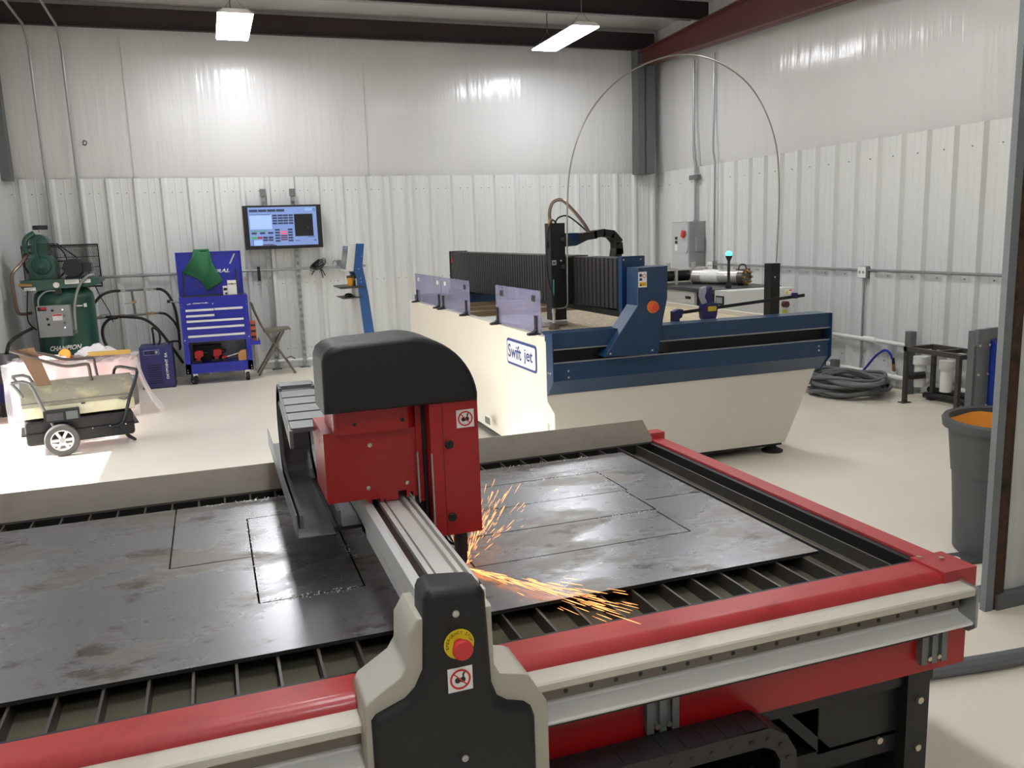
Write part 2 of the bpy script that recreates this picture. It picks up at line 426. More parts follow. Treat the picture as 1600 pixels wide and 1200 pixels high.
# back wall: vinyl above, ribbed sheets below
mb = MB(); mb.box(LX-.1, WX+.1, WY+.04, WY+.14, 0, 5.0); wall_back = struct('wall_back', mb, wall_white)
wall_back['_base'] = [0, 0, 0]
seams = [LX-.05, -.75, .62, 2.07, 3.45, 4.75, WX+.02]
for i in range(len(seams)-1):
    a, b = seams[i], seams[i+1]
    def f(u, v, a=a, b=b):
        x = a+(b-a)*u; z = HP-.03+(4.36-HP)*v
        return (x, WY+.03-.075*math.sin(PI*min(1, v*1.02))**.7-.012*math.sin(u*PI*2+i)-.004*math.sin(x*9), z)
    mb = MB(); mb.grid(f, 14, 14); mb.build('vinyl_sheet', vinyl, wall_back, angle=80)
X0 = -1.523-2*PITCH-.09
SHEET = 3*PITCH
prof3 = rib_profile(3)
k = 0
xs = X0
first = None
while xs < WX-.02:
    pr_ = [(a, p) for a, p in prof3 if xs+a <= WX]
    mb = MB(); mb.grid(lambda u, v: (xs+pr_[min(int(round(u*(len(pr_)-1))), len(pr_)-1)][0], WY-pr_[min(int(round(u*(len(pr_)-1))), len(pr_)-1)][1], HP*v), len(pr_)-1, 1)
    mb.build('wall_panel', wall_white, wall_back, smooth=False); xs += SHEET
mb = MB()
x = X0+.05
while x < WX-.1:
    for z in (2.27, 1.1, .25):
        for q in (0, .10): mb.cyl((x+q, WY-.001, z), (x+q, WY-.008, z), .007, n=6)
    x += PITCH
o = mb.build('panel_screws', galv_dark, wall_back); o['kind'] = 'stuff'
# right wall
mb = MB(); mb.box(WX+.05, WX+.15, FY, WY+.1, 0, 5.0); wall_right = struct('wall_right', mb, wall_white)
wall_right['_base'] = [0, 0, 0]
seams = [1.2, 2.9, 4.6, 6.05, 7.55, 9.0, 10.3, WY+.05]
for i in range(len(seams)-1):
    a, b = seams[i], seams[i+1]
    def f(u, v, a=a, b=b):
        y = a+(b-a)*u; z = HP-.03+(4.5-HP)*v
        return (WX+.03-.07*math.sin(PI*min(1, v*1.02))**.7-.012*math.sin(u*PI*2+i)-.003*math.sin(y*9), y, z)
    mb = MB(); mb.grid(f, 14, 14); mb.build('vinyl_sheet', vinyl, wall_right, angle=80)
ys = 8.365+9*PITCH+.02
while ys > 1.4:
    pr_ = [(a, p) for a, p in prof3]
    mb = MB(); mb.grid(lambda u, v: (WX-pr_[int(round(u*(len(pr_)-1)))][1], min(ys+.0-pr_[int(round(u*(len(pr_)-1)))][0]+SHEET*0, WY), HP*v), len(pr_)-1, 1)
    mb.build('wall_panel', wall_white, wall_right, smooth=False); ys -= SHEET
mb = MB(); y = 11.2
while y > 2:
    for z in (2.25, 1.1, .25):
        for q in (0, .09): mb.cyl((WX-.001, y+q, z), (WX-.008, y+q, z), .007, n=6)
    y -= PITCH
o = mb.build('panel_screws', galv_dark, wall_right); o['kind'] = 'stuff'
# left wall with two roll-up door openings, front wall, partition behind the column
HA, HB = 1.37*SUN_T, .25+4.15*SUN_T
DA0, DA1, DB0, DB1 = 6.36, 9.1, 4.75, 5.95
mb = MB()
for (y0, y1, z0, z1) in ((FY, DB0, 0, 5), (DB0, DB1, HB, 5), (DB1, DA0, 0, 5), (DA0, DA1, HA, 5), (DA1, WY+.1, 0, 5)):
    mb.box(LX-.14, LX, y0, y1, z0, z1)
struct('wall_left', mb, wall_white, smooth=False)
mb = MB(); mb.box(LX-.2, WX+.2, FY-.1, FY, 0, 5.0); struct('wall_front', mb, wall_white, smooth=False)
# slats of the half lowered roll-up door hang above its opening (inner face of the left wall)
mb = MB(); mb.box(LX, LX+.03, DA0-.06, DA0, 0, 3.2); mb.box(LX, LX+.03, DA1, DA1+.06, 0, 3.2); struct('trim_2', mb, galv_dark)
# steel frame: corner columns, rafter, purlins
mb = MB()
mb.box(5.92, 6.03, WY-.22, WY-.03, 2.42, 4.12); mb.box(6.045, 6.16, WY-.25, WY-.03, 2.42, 4.0)
mb.box(6.03, 6.045, WY-.16, WY-.14, 2.42, 4.0)
struct('pillar_back_corner', mb, grey_col)
mb = MB(); mb.box(LX-.02, LX+.1, WY-.22, WY-.03, 2.42, 4.3); struct('pillar_left_corner', mb, grey_col)
mb = MB()
mb.prism([(11.15, 3.90), (6.99, 3.73), (1.0, 3.50), (1.0, 4.40), (11.15, 4.08)], 'x', 6.0, 6.015)
mb.prism([(11.15, 3.90), (1.0, 3.50), (1.0, 3.515), (11.15, 3.915)], 'x', 5.91, 6.105)
mb.prism([(11.15, 4.08), (1.0, 4.40), (1.0, 4.385), (11.15, 4.065)], 'x', 5.91, 6.105)
struct('beam_rafter', mb, red_iron, smooth=False)
def purlin(name, y, zb, h=.2):
    mb = MB(); mb.box(LX, 6.25, y, y+.012, zb, zb+h); mb.box(LX, 6.25, y-.055, y+.012, zb-.004, zb+.008); mb.box(LX, 6.25, y+.012, y+.07, zb+h-.012, zb+h)
    struct(name, mb, brown_steel, smooth=False)
purlin('beam_eave', 11.26, 4.125, .235)
purlin('beam_purlin', 9.86, 4.215, .22)
purlin('beam_purlin.001', 8.36, 4.26, .22)
purlin('beam_purlin.002', 6.86, 4.31, .22)
# interior column at the partition and its white sheet
mb = MB(); mb.box(2.945, 2.951, 2.50, 2.525, 0, 4.2); mb.box(2.943, 2.985, 2.495, 2.507, 0, 4.2, .002); struct('pillar_partition', mb, M('primer_grey', (122, 126, 128), .5, var=.08))
mb = MB()
def f(u, v):
    z = 4.2*v; return (2.979+.078*u, 2.508-.012*math.sin(u*PI)-.006*math.sin(z*17+u*5)*math.sin(u*PI), z)
mb.grid(f, 6, 90); struct('trim_4', mb, rust)
mb = MB()
def f(u, v):
    x = 3.05+(WX-3.06)*u; z = .06+4.3*v
    return (x, 2.53-.03*math.sin(u*PI*18)*(1-.6*v)*.3-.02*math.sin(PI*v), z)
mb.grid(f, 80, 8); struct('wall_partition', mb, vinyl, angle=80)
mb = MB(); mb.box(3.0, WX, 2.485, 2.60, 0, .065); struct('baseboard_partition', mb, grey_col, smooth=False)

# ------------------------------------------------------------------ ceiling lights
def light(name, x0, x1, y0, y1, z, label):
    t = thing(name, label, 'light', ((x0+x1)/2, (y0+y1)/2, z), 'hanging panel lights')
    MB().box(x0, x1, y0, y1, z, z+.012).build('diffuser', lamp_m, t, smooth=False)
    MB().prism([(x0-.01, z+.012), (x1+.01, z+.012), (x1-.05, z+.055), (x0+.05, z+.055)], 'y', y0-.01, y1+.01).build('housing', white, t, smooth=False)
    zc = CEIL((y0+y1)/2)
    for yy in (y0+.12, y1-.12):
        MB().tube([(x0+.04, yy, z+.05), ((x0+x1)/2, yy, z+.2), (x1-.04, yy, z+.05)], .003, 5).build('hanger_wire', galv_dark, t)
        MB().tube([((x0+x1)/2, yy, z+.2), ((x0+x1)/2, yy, zc-.02)], .006, 6).build('hanger_chain', galv_dark, t)
    return t
light('ceiling_light', .31, .645, 9.42, 10.58, 3.9, 'bright white panel light seen end-on, hung left of the wire arch')
light('ceiling_light', 4.08, 4.40, 9.20, 10.48, 3.9, 'bright white panel light seen along its length, near the red rafter')
for (x, y, nm) in ((.48, 4.6, 'added fill panel out of view above the far half of the plasma table'), (4.24, 6.1, 'added fill panel out of view above the waterjet bed'), (.48, 1.8, 'added fill panel out of view above the gantry end cover'),
                   (.48, -1.2, 'added fill panel out of view behind the photographer')):
    light('ceiling_light', x-.16, x+.16, y-.6, y+.6, 3.95, nm)  # unseen lamps added as fill; the waterjet one placed to shade wall ribs

# ------------------------------------------------------------------ plasma cutting table
ZT = .72
T = thing('plasma_cutting_table', 'red and black plasma cutting table filling the front of the shop', 'cutting machine', (.2, 2.4, 0))
XL, XR, YF, YB = -1.36, 1.767, 1.70, 3.22
mb = MB()      # front rail: flat top, rounded nose
mb.prism([(1.70, .60), (1.70, .72)]+[(1.632-.032*math.sin(R(a)), .688+.032*math.cos(R(a))) for a in range(0, 91, 15)]+[(1.60, .60)], 'x', XL, 1.765)
mb.build('front_rail', red_worn_sheen, T)
mb = MB(); mb.box(1.735, 1.845, 1.598, 1.715, .655, .726, .012, 3); mb.build('corner_cap', red_worn_sheen, T)
mb = MB()
for x, y in ((1.80, 1.672), (1.752, 1.70)): MB().cyl((x, y, .724), (x, y, .731), .007, n=8).build('cap_bolt', screw_m, T)
pass
MB().box(1.767, 1.83, 1.70, 3.27, .52, .72, .004).build('side_rail', red_worn_sheen, T)
MB().box(1.745, 1.84, 3.235, 3.30, .69, .745, .008).build('rear_corner_block', red_worn_sheen, T)
MB().box(XL, 1.76, 3.235, 3.29, .55, .715, .003).build('rear_rail', red, T)
mb = MB(); mb.box(XL, XR, 1.70, 1.722, .60, .712); mb.box(1.745, XR, 1.722, 3.21, .60, .712); mb.box(XL, XR, 3.195, 3.222, .60, .712)
mb.build('bed_liner', black_metal, T, smooth=False)
MB().box(XL, XR-.022, 1.722, 3.195, .56, .672).build('tank_water', water_m, T, smooth=False)
mb = MB(); mb.box(XL, 1.76, 1.64, 3.25, .40, .56); mb.build('water_tank', black_metal, T, smooth=False)
# slats
sl = None
for i in range(36):
    x = 1.678-.0895*i
    if x < XL+.02: break
    if sl is None:
        sl = MB().box(-.003, .003, 1.722-2.4, 3.195-2.4, -.075, 0).build('slat', slat_m, T, smooth=False, shift=(0, 0, 0)); sl.location = (x-.2, 0, .711); 
    else:
        part_copy(sl, (x-.2, 0, .711))
# splash guard sheet along the back
mb = MB(); mb.prism([(XL, .70), (1.77, .70), (1.77, .728), (1.722, .815), (XL, .815)], 'y', 3.222, 3.226); mb.build('splash_guard', splash_m, T, smooth=False)
# linear axis: aluminium extrusion
mb = MB()
mb.prism([(1.603, .623), (1.597, .621), (1.592, .612), (1.549, .602), (1.545, .598), (1.548, .592), (1.603, .578)], 'x', XL, 1.785)
mb.build('lower_extrusion', M('lit_aluminium', (236, 234, 229), .45, .1, var=.03), T)  # aluminium lightened: brightness the lower face lacks is put into its colour
mb = MB(); mb.prism([(1.612, .66), (1.612, .696), (1.549, .694), (1.545, .690), (1.545, .676), (1.549, .672), (1.60, .664)], 'x', XL, 1.785)
mb.build('upper_extrusion', alu_beige, T)
g = MB().box(XL, 1.785, 1.600, 1.612, .60, .675).build('groove_back', galv_dark, T, smooth=False)
g = MB().box(XL, 1.775, 1.583, 1.600, .629, .658, .002).build('linear_guide', rail_steel, T)
bt = None
for i in range(26):
    x = 1.755-.06*i*1.02
    if bt is None:
        bt = MB().cyl((0, 1.5825-2.4, 0), (0, 1.5835-2.4, 0), .0058, n=8).build('bolt_hole', ink, g, shift=(0, 0, 0)); bt.location = (x-.2, 0, .643)
    else: part_copy(bt, (x-.2, 0, .643))
MB().prism([(1.612, .57), (1.612, .700), (1.540, .697), (1.540, .588), (1.56, .57)], 'x', 1.785, 1.793).build('end_plate', galv, T, smooth=False)
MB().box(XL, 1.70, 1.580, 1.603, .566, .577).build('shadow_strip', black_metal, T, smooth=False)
MB().box(XL, 1.825, 1.603, 1.616, .455, .60, .002).build('skirt_panel', red, T)
for x in (.895, 1.70):
    b_ = MB()
    b_.prism(rrect(x-.042, x+.042, .492, .572, .01), 'y', 1.592, 1.603)
    for dx in (-.033, 0, .033): b_.box(x+dx-.009, x+dx+.009, 1.582, 1.594, .487, .574, .003)
    bo = b_.build('rail_bracket', galv_dark, T)
    for dx in (-.026, .026):
        MB().cyl((x+dx*.6, 1.592, .502), (x+dx*.6, 1.580, .502), .007, n=6).build('bracket_bolt', screw_m, bo)
# pedestal
mb = MB(); mb.box(1.66, 1.735, 1.625, 1.66, 0, .46); mb.box(1.66, 1.735, 3.1, 3.2, 0, .46); mb.box(1.70, 1.735, 1.66, 3.1, .02, .46); mb.box(1.4, 1.66, 1.66, 1.664, .25, .46)
mb.build('pedestal_leg', black_metal, T, smooth=False)
mb = MB(); mb.box(XL, 1.70, 1.80, 1.82, .0, .42); mb.box(.2, 1.68, 1.66, 1.70, .20, .26); mb.box(.2, 1.65, 1.70, 2.6, .19, .21)
mb.prism([(1.40, .26), (1.44, .26), (1.25, .45), (1.21, .45)], 'y', 1.66, 1.70)
mb.build('lower_frame', black_metal, T, smooth=False)
mb = MB()
for (x, y, z) in ((1.70, 1.626, .36), (1.70, 1.626, .22), (1.60, 1.66, .245)): MB().cyl((x, y, z), (x, y-.009, z), .010, n=8).build('frame_bolt', screw_m, T)
# lower cable chain in front of the skirt: top run, bend at the end, bottom run
RB, pit = .10, .052
zc = .48-RB; xe = 1.10
path = []
x = .42
while x < xe: path.append((x, zc+RB, 0)); x += pit
a = 90
while a > -90: path.append((xe+RB*math.cos(R(a)), zc+RB*math.sin(R(a)), a-90)); a -= 30
x = xe
while x > .35: path.append((x, zc-RB, -180)); x -= pit
lk = None
ch = MB().box(.0, .42, 1.51, 1.575, zc+RB-.03, zc+RB-.005).build('cable_chain', black, T)
for (x, z, a) in path:
    if lk is None:
        m_ = MB(); m_.box(-.026, .0245, -.038, .038, -.006, .006)
        for s_ in (-1, 1):
            m_.box(-.028, .028, s_*.038-.004, s_*.038+.004, -.04, .0055); m_.cyl((-.018, s_*.042, -.02), (-.018, s_*.0445, -.02), .006, n=8)
        lk = m_.build('chain_link', M('chain_black', (34, 31, 31), .45, var=.1), ch, shift=(0, 0, 0), smooth=False); q = lk
    else: q = lk.copy(); COL.objects.link(q)
    q.location = (x-.2, 1.543-2.4, z); q.rotation_euler = (0, R(-a), 0)
# gantry beam with its grooves
mb = MB()
mb.prism([(.335, .84), (.335, .866), (.339, .868), (.339, .872), (.335, .874), (.335, .928), (.346, .938), (.353, .938), (.353, .922), (.374, .922), (.374, .938), (.386, .938), (.386, .925), (.391, .925), (.391, .938), (.424, .938),
          (.424, .924), (.436, .924), (.436, .938), (.446, .938), (.446, .922), (.455, .922), (.455, .938), (.463, .938), (.463, .916), (.477, .916), (.477, .84)], 'y', 1.575, 3.24)
beam = mb.build('gantry_beam', alu, T, smooth=False)
MB().box(.3535, .3735, 1.60, 3.2, .922, .926).build('groove_strip', brown_steel, beam)  # dark groove floor; brown colour carries the red reflected into it
MB().box(.4365, .4455, 1.79, 3.2, .926, .936).build('groove_strip', rubber, beam)
MB().box(.464, .476, 1.60, 3.2, .9165, .919).build('groove_strip', brown_steel, beam)  # same brown, with the red reflection put into the colour
# carriage shell and end cover
shell = MB(); shell.prism([(.204, .40), (.204, .735), (.214, .752), (.278, .790), (.294, .815), (.297, .872), (.318, .905), (.47, .905), (.472, .775), (.482, .757), (.532, .745), (.545, .738), (.583, .672), (.586, .655), (.586, .40)], 'y', 1.515, 1.652, .006, 2)
sh = shell.build('carriage_shell', beige, T)
cov = MB(); cov.prism([(.216, .38), (.216, .715), (.226, .727), (.285, .748), (.305, .766), (.322, .80), (.330, .945), (.336, .958), (.352, .966), (.436, .957), (.449, .951), (.456, .938), (.463, .745), (.474, .712), (.494, .697), (.530, .686), (.546, .672), (.553, .65), (.553, .38)], 'y', 1.496, 1.60, .022, 4)
cv = cov.build('end_cover', hood_black, T)
for (x, z) in ((.390, .912), (.395, .602)):
    d_ = MB(); d_.lathe([(.0175, 0), (.0175, .0008), (.012, .0012), (.001, .0014)], (x, 1.4962, z), (0, -1, 0), 20); d_.build('screw_recess', ink, cv)
    MB().lathe([(.007, 0), (.007, .003), (.005, .004), (.0035, .004), (.003, .002)], (x, 1.4945, z), (0, -1, 0), 12).build('socket_screw', steel, cv)
es = MB().lathe([(.0305, 0), (.0305, .003), (.029, .0035)], (.394, 1.4965, .848), (0, -1, 0), 36).build('stop_ring', yellow, cv)
MB().lathe([(.012, 0), (.012, .016), (.019, .019), (.0205, .023), (.0205, .028), (.018, .031)], (.394, 1.493, .848), (0, -1, 0), 28).build('stop_button', stop_red, cv)
def arc_text(s_, c, r, a0, a1, size, mat, parent):
    for i, chx in enumerate(s_):
        if chx == ' ': continue
        a = R(a0+(a1-a0)*i/(len(s_)-1)); rt = (math.sin(a), 0, -math.cos(a)); upv = (math.cos(a), 0, math.sin(a))
        p = Vector(c)+Vector(upv)*r-Vector(rt)*size*.35
        text_mesh(chx, size*.7, size, p, rt, upv, mat, parent, 'lettering', .0003)
arc_text('EMERGENCY STOP', (.394, 1.4928, .848), .0215, 190, 10, .0062, ink, cv)
no_flame_sticker(cv, (.368, 1.4958, .748), (1, 0, .01), (0, 0, 1), .0505)
# torch head
hd = MB()
hd.prism([(.237, 1.14), (.237, .953), (.335, .953), (.346, .941), (.352, .941), (.352, .95), (.375, .95), (.375, .941), (.386, .941), (.386, .947), (.391, .947), (.391, .941), (.424, .941), (.424, .965), (.447, .965), (.447, .945), (.455, .945), (.455, .958), (.463, .958), (.463, .945), (.478, .945), (.478, 1.14)], 'y', 2.17, 2.40)
head = hd.build('torch_carriage', red, T, smooth=False)
MB().box(.2365, .4785, 2.166, 2.17, 1.075, 1.142).build('front_flange', red, head)
for (x, z) in ((.355, 1.10), (.345, .983), (.450, .985)): MB().lathe([(.0065, 0), (.006, .003), (.002, .0045)], (x, 2.166 if z > 1.07 else 2.17, z), (0, -1, 0), 10).build('dome_screw', screw_m, head)
MB().prism(rrect(.262, .478, 2.14, 2.36, .03), 'z', 1.14, 1.215).build('neck_housing', red, head)
for x in (.315, .44): MB().cyl((x, 2.1395, 1.165), (x, 2.1385, 1.165), .005, n=8).build('screw_hole', ink, head)
MB().box(.478, .496, 2.16, 2.30, .93, 1.205).build('back_plate', red, head)
MB().box(.476, .480, 2.150, 2.166, .93, 1.07).build('edge_strip', galv, head)
MB().box(.501, .505, 2.094, 2.10, .845, 1.075).build('edge_strip', galv, head)
MB().box(.494, .502, 2.15, 2.29, .86, 1.205).build('gap_shadow', ink, head)
rb = MB().box(.503, .634, 2.10, 2.27, .845, 1.206, .002).build('side_housing', red, head)
MB().box(.5365, .5375, 2.0985, 2.1002, .846, 1.205).build('panel_seam', brown_steel, head)
for z in (.895, 1.095):
    MB().lathe([(.0115, 0), (.0115, .006), (.010, .008)], (.552, 2.10, z), (0, -1, 0), 20).build('rubber_plug', black, head)
no_flame_sticker(head, (.575, 2.0995, 1.135), (1, 0, .02), (0, 0, 1), .048)
for x in (.49, .51): pass
hood = MB()
pf = [(.634, 1.206)]
for i in range(1, 15):
    a = R(90*i/14); pf.append((.452+.184*math.cos(a), 1.206+.181*math.sin(a)))
pf += [(.29, 1.379), (.262, 1.373), (.245, 1.360), (.237, 1.34), (.235, 1.206)]
hood.prism(pf, 'y', 2.085, 2.29, .016, 4)
hood.build('hood', hood_black, head)
MB().cyl((.588, 2.157, .845), (.588, 2.157, .775), .019, n=18).build('torch_body', brown_steel, head)
MB().lathe([(.0165, 0), (.0165, -.025), (.011, -.043), (.006, -.046)], (.588, 2.157, .775), (0, 0, 1), 18).build('torch_nozzle', black, head)
MB().tube([(.55, 2.2, .82), (.56, 2.19, .795), (.575, 2.17, .79)], .0035, 6, 4).build('torch_lead', rubber, head)
# rear cable chain of the gantry with its tray
RB2, zc2, y_far = .165, 1.015, 2.74
path = []
for i in range(6): path.append((2.43+.060*i, 1.112+.012*i))
for i in range(14):
    a = R(90-i*14); path.append((y_far+RB2*math.cos(a), zc2+RB2*math.sin(a)))
for i in range(7): path.append((y_far-.066*(i+.6), zc2-RB2))
ch2 = MB().box(.24, .30, 2.39, 2.44, 1.06, 1.12).build('cable_chain', galv_dark, T)
lk2 = None
for i, (yy, zz) in enumerate(path):
    j = path[min(i+1, len(path)-1)]; h_ = path[max(i-1, 0)]
    a = math.atan2(j[1]-h_[1], j[0]-h_[0])
    if lk2 is None:
        m_ = MB()
        m_.box(-.05, .05, -.026, .026, -.006, .008, .004)
        for s_ in (-1, 1): m_.box(s_*.05-.005, s_*.05+.005, -.036, .036, -.05, .004, .003)
        lk2 = m_.build('chain_link', galv_dark, ch2, shift=(0, 0, 0)); q = lk2
    else: q = lk2.copy(); COL.objects.link(q)
    q.location = (.225-.2, yy-2.4, zz); q.rotation_euler = (a, 0, 0)
mb = MB(); mb.box(.155, .158, 2.2, 3.33, .86, .925); mb.box(.155, .255, 2.2, 3.33, .86, .863); mb.box(.335, .336, 2.2, 3.2, .84, .86)
mb.build('chain_tray', galv_dark, T, smooth=False)
mb = MB(); mb.box(.25, .335, 2.25, 3.1, .85, .86); mb.build('tray_bracket', black_metal, T, smooth=False)
# rear drive carriage under the far end of the beam
MB().box(.25, .56, 3.24, 3.34, .62, .90, .01).build('rear_carriage', beige, T)

# ------------------------------------------------------------------ steel plate with cut pieces
PZ0, PZ1 = .7125, .722
P = thing('steel_plate', 'dark mottled steel sheet being cut on the slat bed', 'steel sheet', (.3, 2.4, PZ0))
PX0, PX1, PY0, PY1 = -1.25, 1.552, 1.862, 3.083
G = .005
pieces = [(.041, .312, 2.147, 2.865), (.62, 1.309, 2.148, 2.378), (.62, 1.316, 2.378, 2.608), (.62, 1.33, 2.608, 2.86), ]
slots = [(-.187, -.182, 2.50, 3.084), (-.187, .041, 2.497, 2.502), (1.334, 1.551, 2.477, 2.482)]
xs_ = sorted({PX0, PX1} | {v for p in pieces+slots for v in (p[0], p[1])} | {v+G for p in pieces for v in (p[0], p[1])})
ys_ = sorted({PY0, PY1} | {v for p in pieces+slots for v in (p[2], p[3])} | {v+G for p in pieces for v in (p[2], p[3])})
xs_ = [v for v in xs_ if PX0 <= v <= PX1]; ys_ = [v for v in ys_ if PY0 <= v <= PY1]
def solid(cx, cy):
    for (a, b, c, d) in pieces:
        if a < cx < b+G and c < cy < d+G: return False
    for (a, b, c, d) in slots:
        if a < cx < b and c < cy < d: return False
    return True
mb = MB(); nx, ny = len(xs_)-1, len(ys_)-1
S_ = [[solid((xs_[i]+xs_[i+1])/2, (ys_[j]+ys_[j+1])/2) for j in range(ny)] for i in range(nx)]
for i in range(nx):
    for j in range(ny):
        if not S_[i][j]: continue
        a, b, c, d = xs_[i], xs_[i+1], ys_[j], ys_[j+1]
        mb.quad((a, c, PZ1), (b, c, PZ1), (b, d, PZ1), (a, d, PZ1))
        for di, dj, e in ((-1, 0, ((a, d), (a, c))), (1, 0, ((b, c), (b, d))), (0, -1, ((a, c), (b, c))), (0, 1, ((b, d), (a, d)))):
            ii, jj = i+di, j+dj
            if not (0 <= ii < nx and 0 <= jj < ny and S_[ii][jj]):
                (x0, y0), (x1, y1) = e; mb.quad((x0, y0, PZ0), (x1, y1, PZ0), (x1, y1, PZ1), (x0, y0, PZ1))
edge_m = M('burnt_edge', (30, 27, 25), .7)
def burn(o):
    o.data.materials.append(edge_m)
    for p in o.data.polygons:
        if abs(p.normal.z) < .5: p.material_index = 1
burn(mb.build('main_sheet', plate_m, P, smooth=False))
for n_, (a, b, c, d) in enumerate(pieces[:5]):
    if n_ == 2: pass
    burn(MB().box(a+G, b, c+G, d, PZ0, PZ1-.0002*(n_ % 2)).build('cut_piece', plate_m, P, smooth=False))
# dross along the kerfs and water beads splashed on the sheet
rnd = random.Random(3)
mb = MB()
def bead(x, y, r): mb.ball((x, y, PZ1), r, (1, 1, .5), 6)
lines = [((.043, 2.865), (.043, 2.15), 60), ((.05, 2.15), (.30, 2.15), 70), ((.62, 2.61), (1.2, 2.61), 40), ((1.1, 2.86), (1.33, 2.86), 30), ((1.33, 2.86), (1.31, 2.5), 30), ((1.1, 2.37), (1.3, 2.37), 30), ((-.1, 3.075), (.28, 3.075), 90), ((1.0, 3.075), (1.4, 3.075), 30), ((.30, 2.5), (.33, 2.36), 20)]
for (a, b, n_) in lines:
    for _ in range(n_):
        t = rnd.random(); bead(a[0]+(b[0]-a[0])*t+rnd.gauss(0, .008), a[1]+(b[1]-a[1])*t+rnd.gauss(0, .010), rnd.uniform(.0012, .0035))
o = mb.build('water_beads', steel, P); o['kind'] = 'stuff'

# ------------------------------------------------------------------ sparks from the torch
mb = MB(); rnd = random.Random(11)
O = Vector((.590, 2.150, .727))
def streak(p, d, ln, r):
    d = Vector(d).normalized(); q = d.orthogonal().normalized(); v = d.cross(q); p = Vector(p)
    mb.rings([[p+(q*math.cos(t*2*PI/5)+v*math.sin(t*2*PI/5))*rr+d*h for t in range(5)] for rr, h in ((r*.25, 0), (r, ln*.55), (r*.7, ln*.9), (r*.1, ln))])
for i in range(190):      # plume thrown back and up over the sheet
    t = rnd.random()**1.2*.40+.005
    sp = .10
    d = Vector((.46+rnd.gauss(0, .20), .86+rnd.gauss(0, .22), .10+abs(rnd.gauss(0, .16))))
    if d.x < .02: d.x = abs(d.x)+.02
    d.normalize(); p = O+d*t
    if p.z < .726: p.z = .726+rnd.random()*.004
    streak(p, d+Vector((rnd.gauss(0, .05), rnd.gauss(0, .05), rnd.gauss(0, .05))), rnd.uniform(.014, .075)*(.6+t), rnd.uniform(.0005, .0010))
for i in range(150):      # plume skimming over the sheet to the front rail
    t = rnd.random()**1.1*.50+.01
    d = Vector((.52+rnd.gauss(0, .085), -.82+rnd.gauss(0, .07), .005+abs(rnd.gauss(0, .022)))); d.normalize(); p = O+d*t
    if p.z < .7245: p.z = .7245
    streak(p, d+Vector((0, 0, -.02)), rnd.uniform(.02, .09)*(.5+t), rnd.uniform(.0005, .0010))
o = solo('spark_spray', mb, spark_m, 'orange sparks spraying from the torch tip across the steel sheet', 'sparks', tuple(O)); o['kind'] = 'stuff'
solo('cutting_arc', MB().ball((.590, 2.152, .7265), .0045, (1.2, 1, .9), 10), arc_m, 'small white cutting arc glowing under the torch nozzle', 'arc', (.590, 2.152, .722))

# ------------------------------------------------------------------ waterjet machine
J = thing('waterjet_machine', 'cream and blue waterjet cutting table with black bellows gantry', 'cutting machine', (3.0, 6.9, 0))
JX0, JX1, JF, JB = 1.98, 4.12, 4.90, 8.9
# hull: left side sheet, front fascia, right side sheet
mb = MB(); mb.prism([(1.98, .975), (1.98, .56), (2.03, .47), (2.03, .085), (2.05, .085), (2.05, .46), (2.0, .555), (2.0, .975)], 'y', 5.01, JB)
mb.box(2.0, 2.045, 5.01, JB, .955, .975)
hull = mb.build('side_panel', sj_cream, J)
mb = MB(); mb.prism([(1.981, .62), (1.981, .56), (2.031, .47), (2.031, .09), (3.83, .075), (4.08, .60), (4.12, .72), (4.12, .95), (1.981, .95)], 'y', 4.995, 5.012); mb.build('front_panel', sj_cream, J, smooth=False)
mb = MB(); mb.box(3.975, 4.01, 5.02, JB, .5, .957); mb.prism([(3.83, .085), (3.85, .085), (4.01, .5), (3.99, .5)], 'y', 5.02, JB); mb.build('side_panel', sj_cream, J, smooth=False)
MB().box(2.03, 3.99, JB-.02, JB, .085, .97).build('rear_panel', sj_cream, J, smooth=False)
MB().box(2.06, 3.83, 5.03, JB-.03, .05, .085).build('underside', black_metal, J, smooth=False)
mb = MB(); mb.box(1.972, 1.98, 6.19, 6.33, .15, .215); pb = mb.build('port_frame', sj_cream, J, smooth=False)
MB().box(1.968, 1.974, 6.2, 6.32, .157, .208).build('port_recess', galv_dark, pb, smooth=False)
MB().box(2.018, 2.03, 5.09, 5.13, .27, .385).build('corner_bracket', sj_cream, J, smooth=False)
# bed
MB().box(2.045, 3.985, 5.06, JB-.02, .86, .925).build('garnet_bed', sand, J, smooth=False)
for i, y in enumerate((5.42, 5.62)):
    MB().box(2.05, 3.98, y, y+.008, .925, .933+.004*i).build('bed_slat', galv_dark, J, smooth=False)
for i, (y, x0, x1) in enumerate(((7.15, 2.1, 3.5), (7.6, 2.15, 3.7), (8.05, 2.1, 3.6))):
    MB().box(x0, x1, y, y+.14, .925, .965, .004).build('bed_board', wood, J)
MB().box(2.04, 3.99, 8.55, 8.9, .93, 1.03, .004).build('rear_rail', sj_blue, J)
MB().obox((2.32, 6.35, .945), (.42, .75, .03), (0, 0, .1), .004).build('loose_sheet', lightgrey, J)
